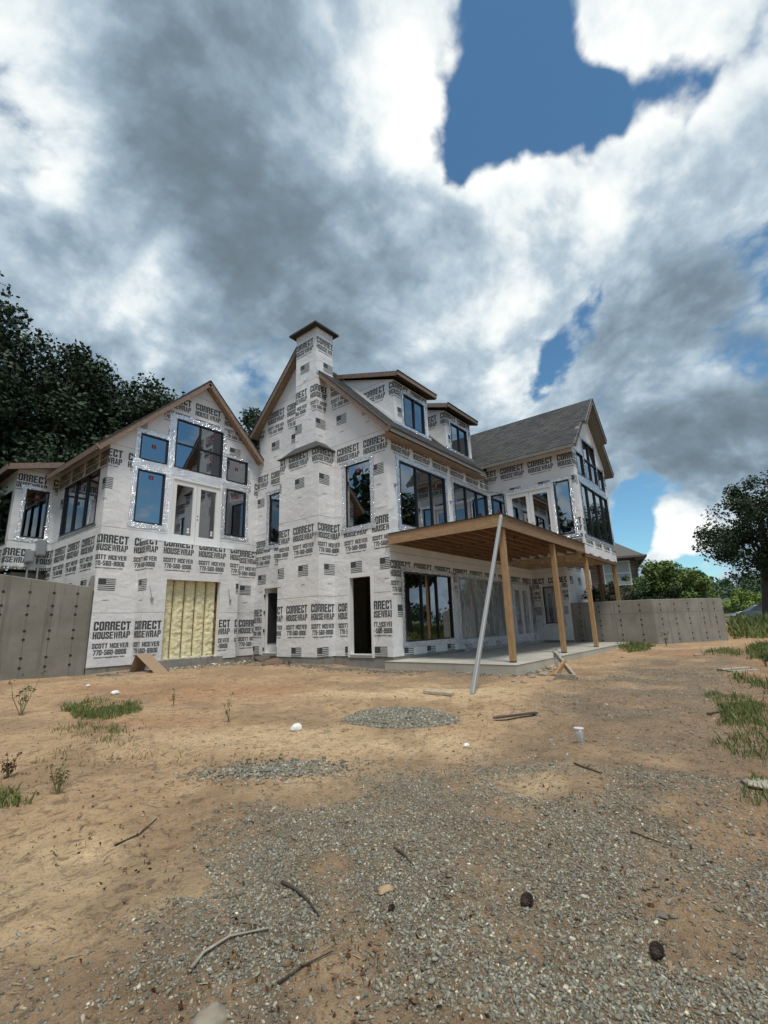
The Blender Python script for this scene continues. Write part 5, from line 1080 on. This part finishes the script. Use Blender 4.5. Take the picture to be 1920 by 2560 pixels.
# larger stones
def rock(x, y, s, colr, lab, flat=.62, grp=None, pos=None):
    u, v, z = (*pos, float(gz(*pos))) if pos else gp(x, y); t = thing('rock', lab, 'rock', (u, v, z), grp); Vv, F = hull(34, int(x+y), .9); bm = bmesh.new(); vs = [bm.verts.new(q) for q in Vv]
    for f in F: bm.faces.new([vs[i] for i in f])
    bmesh.ops.subdivide_edges(bm, edges=bm.edges, cuts=2, use_grid_fill=True, smooth=.25); bmesh.ops.triangulate(bm, faces=bm.faces); bm.verts.index_update()
    Vv = np.array([q.co[:] for q in bm.verts]); F = np.array([[q.index for q in f.verts] for f in bm.faces]); bm.free()
    k = .82+.36*fbm(Vv[:, 0]*2.6+x, Vv[:, 1]*2.6+Vv[:, 2]*1.7+y, 4, 2); cc = np.tile(colr, (len(Vv), 1))*(.7+.6*fbm(Vv[:, 0]*3+x, Vv[:, 1]*3+Vv[:, 2]*2, 4, 8))[:, None]
    np_mesh('stone_body', Vv*k[:, None]*s*np.array([1.25, .9, flat])+np.array([u, v, z+s*flat*.15]), F, 'stone', t, col=cc)
rock(832, 1925, .045, (.40, .28, .16), 'round tan stone on the gravel'); rock(455, 2214, .07, (.26, .22, .165), 'large pale stone half buried in the gravel'); rock(590, 1425, .33, (.10, .08, .06), 'brown boulder beside the narrow door in the corner', .7, pos=(-.45, -5.35)); rock(648, 1441, .36, (.14, .09, .06), 'flat brown rock before the chimney base', .6, pos=(-1.35, -3.6))
rock(1425, 1885, .045, (.17, .135, .10), 'smooth brown stone in the trampled gravel', .3); rock(1640, 1695, .13, (.36, .32, .25), 'pale flat stone at the edge of the grass', .3); rock(1430, 1888+90, .035, (.15, .125, .095), 'grey brown stone beside the pine cone on the right', .4); rock(1190, 1600, .03, (.3, .25, .2), 'small stone near the clear cup')
for i, (x, y, s) in enumerate(((1150, 1462, .10), (1175, 1458, .14), (1205, 1452, .09), (1132, 1475, .08), (1188, 1470, .08), (1110, 1472, .06), (1345, 1420, .08), (1330, 1428, .06))): rock(x, y, s, (.30, .25, .19), 'broken lump of rubble on the dirt beside the patio slab', .55, 'rubble lumps beside the patio slab')
# foam scraps
rn = np.random.default_rng(9)
u = rn.uniform(-4.4, -.4, 260); v = VB+.62+np.abs(rn.normal(0, .55, 260)); s = np.clip(rn.lognormal(math.log(.016), .6, 260), .008, .07); tag(stones('foam_scraps', np.column_stack([u, v, gz(u, v)+s*.3]), s, np.tile((.68, .65, .52), (260, 1))*rn.uniform(.8, 1.15, (260, 1)), 'plain'), 'pale crumbs of trimmed spray foam along the foot of the left wing', 'foam scraps', kind='stuff')
u = rn.uniform(fo[0]-.1, fo[1]+.15, 90); v = rn.uniform(VB+.36, bv+.05, 90); s = rn.uniform(.015, .05, 90); tag(stones('foam_scraps', np.column_stack([u, v, .24+s*.5]), s, np.tile((.66, .62, .44), (90, 1)), 'plain'), 'yellowish foam trimmings piled on the hearth ledge', 'foam scraps', kind='stuff')
def lump(x, y, s, lab, m, nm, cat):
    u, v, z = gp(x, y); t = thing(nm, lab, cat, (u, v, z)); bm = bmesh.new(); bmesh.ops.create_icosphere(bm, subdivisions=3, radius=1); Vv = np.array([q.co[:] for q in bm.verts]); F = np.array([[q.index for q in f.verts] for f in bm.faces]); bm.free()
    k = .65+.7*fbm(Vv[:, 0]*1.8+x, Vv[:, 1]*1.8+Vv[:, 2]*1.4+y, 4, 3); np_mesh('crumpled_body', Vv*k[:, None]*s*np.array([1.2, .8, .75])+np.array([u, v, z+s*.45]), F, m, t)
lump(640, 1578, .065, 'crumpled white scrap of foam on the bare sand', 'styro', 'foam_lump', 'foam lump'); lump(1008, 1614, .035, 'small white scrap beside a brown clod on the dirt', 'styro', 'foam_lump', 'foam lump'); lump(248, 1500, .06, 'white foam scrap behind the green grass patch', 'styro', 'foam_lump', 'foam lump'); lump(620, 1432, .05, 'white lump by the boulder at the corner', 'styro', 'foam_lump', 'foam lump'); lump(190, 1482, .04, 'little white scrap near the foot of the concrete wall', 'styro', 'foam_lump', 'foam lump')
u, v, z = gp(1254, 1606); t = thing('clear_cup', 'clear plastic cup standing on the tan dirt', 'cup', (u, v, z)); mb = MB(); mb.tube([(u, v, z), (u, v, z+.02), (u, v, z+.15)], [.035, .038, .05], 14); mb.build('cup_wall', 'plastic', t, smooth=True, recalc=False); mb = MB(); mb.tube([(u, v, z+.15), (u, v, z+.158)], .053, 14); mb.build('rim', 'clear', t)
# cardboard leaning at the left wing
c0 = gp(292, 1452); c1 = gp(345, 1455); t = thing('cardboard_sheet', 'folded brown cardboard sheet propped like a tent at the left wing', 'cardboard', c0)
cu, cv = -4.42, -5.20; zc_ = float(gz(cu, cv))
mb = MB(); A_ = [(cu-.24, cv-.38, zc_+.50), (cu+.22, cv-.50, zc_+.50), (cu+.40, cv+.26, zc_+.01), (cu-.04, cv+.38, zc_+.01)]; mb.prism(A_, (0, .008, .008)); mb.build('front_flap', 'cardboard', t)
mb = MB(); mb.prism([A_[0], A_[1], (cu+.12, cv-.60, zc_+.0), (cu-.36, cv-.46, zc_+.0)], (0, .008, .004)); mb.build('back_flap', 'cardboard', t)
mb = MB(); mb.prism([(cu-.85, cv-.1, zc_+.02), (cu-.1, cv-.25, zc_+.03), (cu-.05, cv+.2, zc_+.03), (cu-.75, cv+.3, zc_+.02)], (0, 0, .012)); mb.build('loose_flap', 'cardboard', t)
# lumber offcuts and the stake beside the patio
def plank(a, b, w, h, lab, m='oldwood', nm='lumber_offcut', dz=.03):
    p, q = gp(*a), gp(*b); t = thing(nm, lab, 'lumber', p); mb = MB(); mb.beam((p[0], p[1], p[2]+dz), (q[0], q[1], q[2]+dz), w, h); mb.build('board', m, t, bevel=.004); d = (Vector(q)-Vector(p)).normalized()
    mb = MB(); mb.beam((p[0]-d.x*.003, p[1]-d.y*.003, p[2]+dz), (p[0]+d.x*.004, p[1]+d.y*.004, p[2]+dz), w*.97, h*.97); mb.build('cut_end', 'rakewood', t)
plank((918, 1497), (978, 1500), .12, .05, 'weathered board offcut lying on sand left of the prop pole foot'); plank((1555, 1450), (1620, 1443), .12, .03, 'thin grey plank lying on the far dirt'); plank((1575, 1452), (1635, 1448), .1, .03, 'second thin plank beneath the grey plank on the far dirt', dz=.015); plank((1500, 1417), (1560, 1411), .05, .03, 'short stick of lumber by the foot of the angled wall'); plank((1068, 1556), (1160, 1545), .07, .02, 'dark strip of bark-like wood on the sandy yard', 'bark')
sb = gp(1222, 1462); t = thing('stake_brace', 'short timber stake brace wrapped with foil beside the patio slab', 'brace', sb)
S0 = Vector(sb); a1 = gp(1200, 1468); a2 = gp(1246, 1470); s_top = Vector((2.55, SV+.28, .16)); 
mb = MB(); mb.beam(Vector(a2)+Vector((0, 0, .02)), Vector((a2[0]+1.0, a2[1]-.75, .38)), .05, .1); mb.build('diagonal', 'oldwood', t); mb = MB(); mb.beam(Vector(a1)+Vector((0, 0, .05)), Vector(a2)+Vector((0, 0, .05)), .05, .12); mb.build('foot_board', 'oldwood', t, bevel=.004)
mb = MB(); mb.beam(Vector(a1)+Vector((0, 0, .06)), Vector((a2[0]+.5, a2[1]-.35, .22)), .05, .1); mb.build('foot_board', 'postwood', t, bevel=.004)
mb = MB(); V, F = strip('v', a2[1]-.68, a2[0]+.75, a2[0]+1.0, .02, .46, 0, 3); mb.add(V, F); mb.build('foil_wrap', 'foil', t, recalc=False)
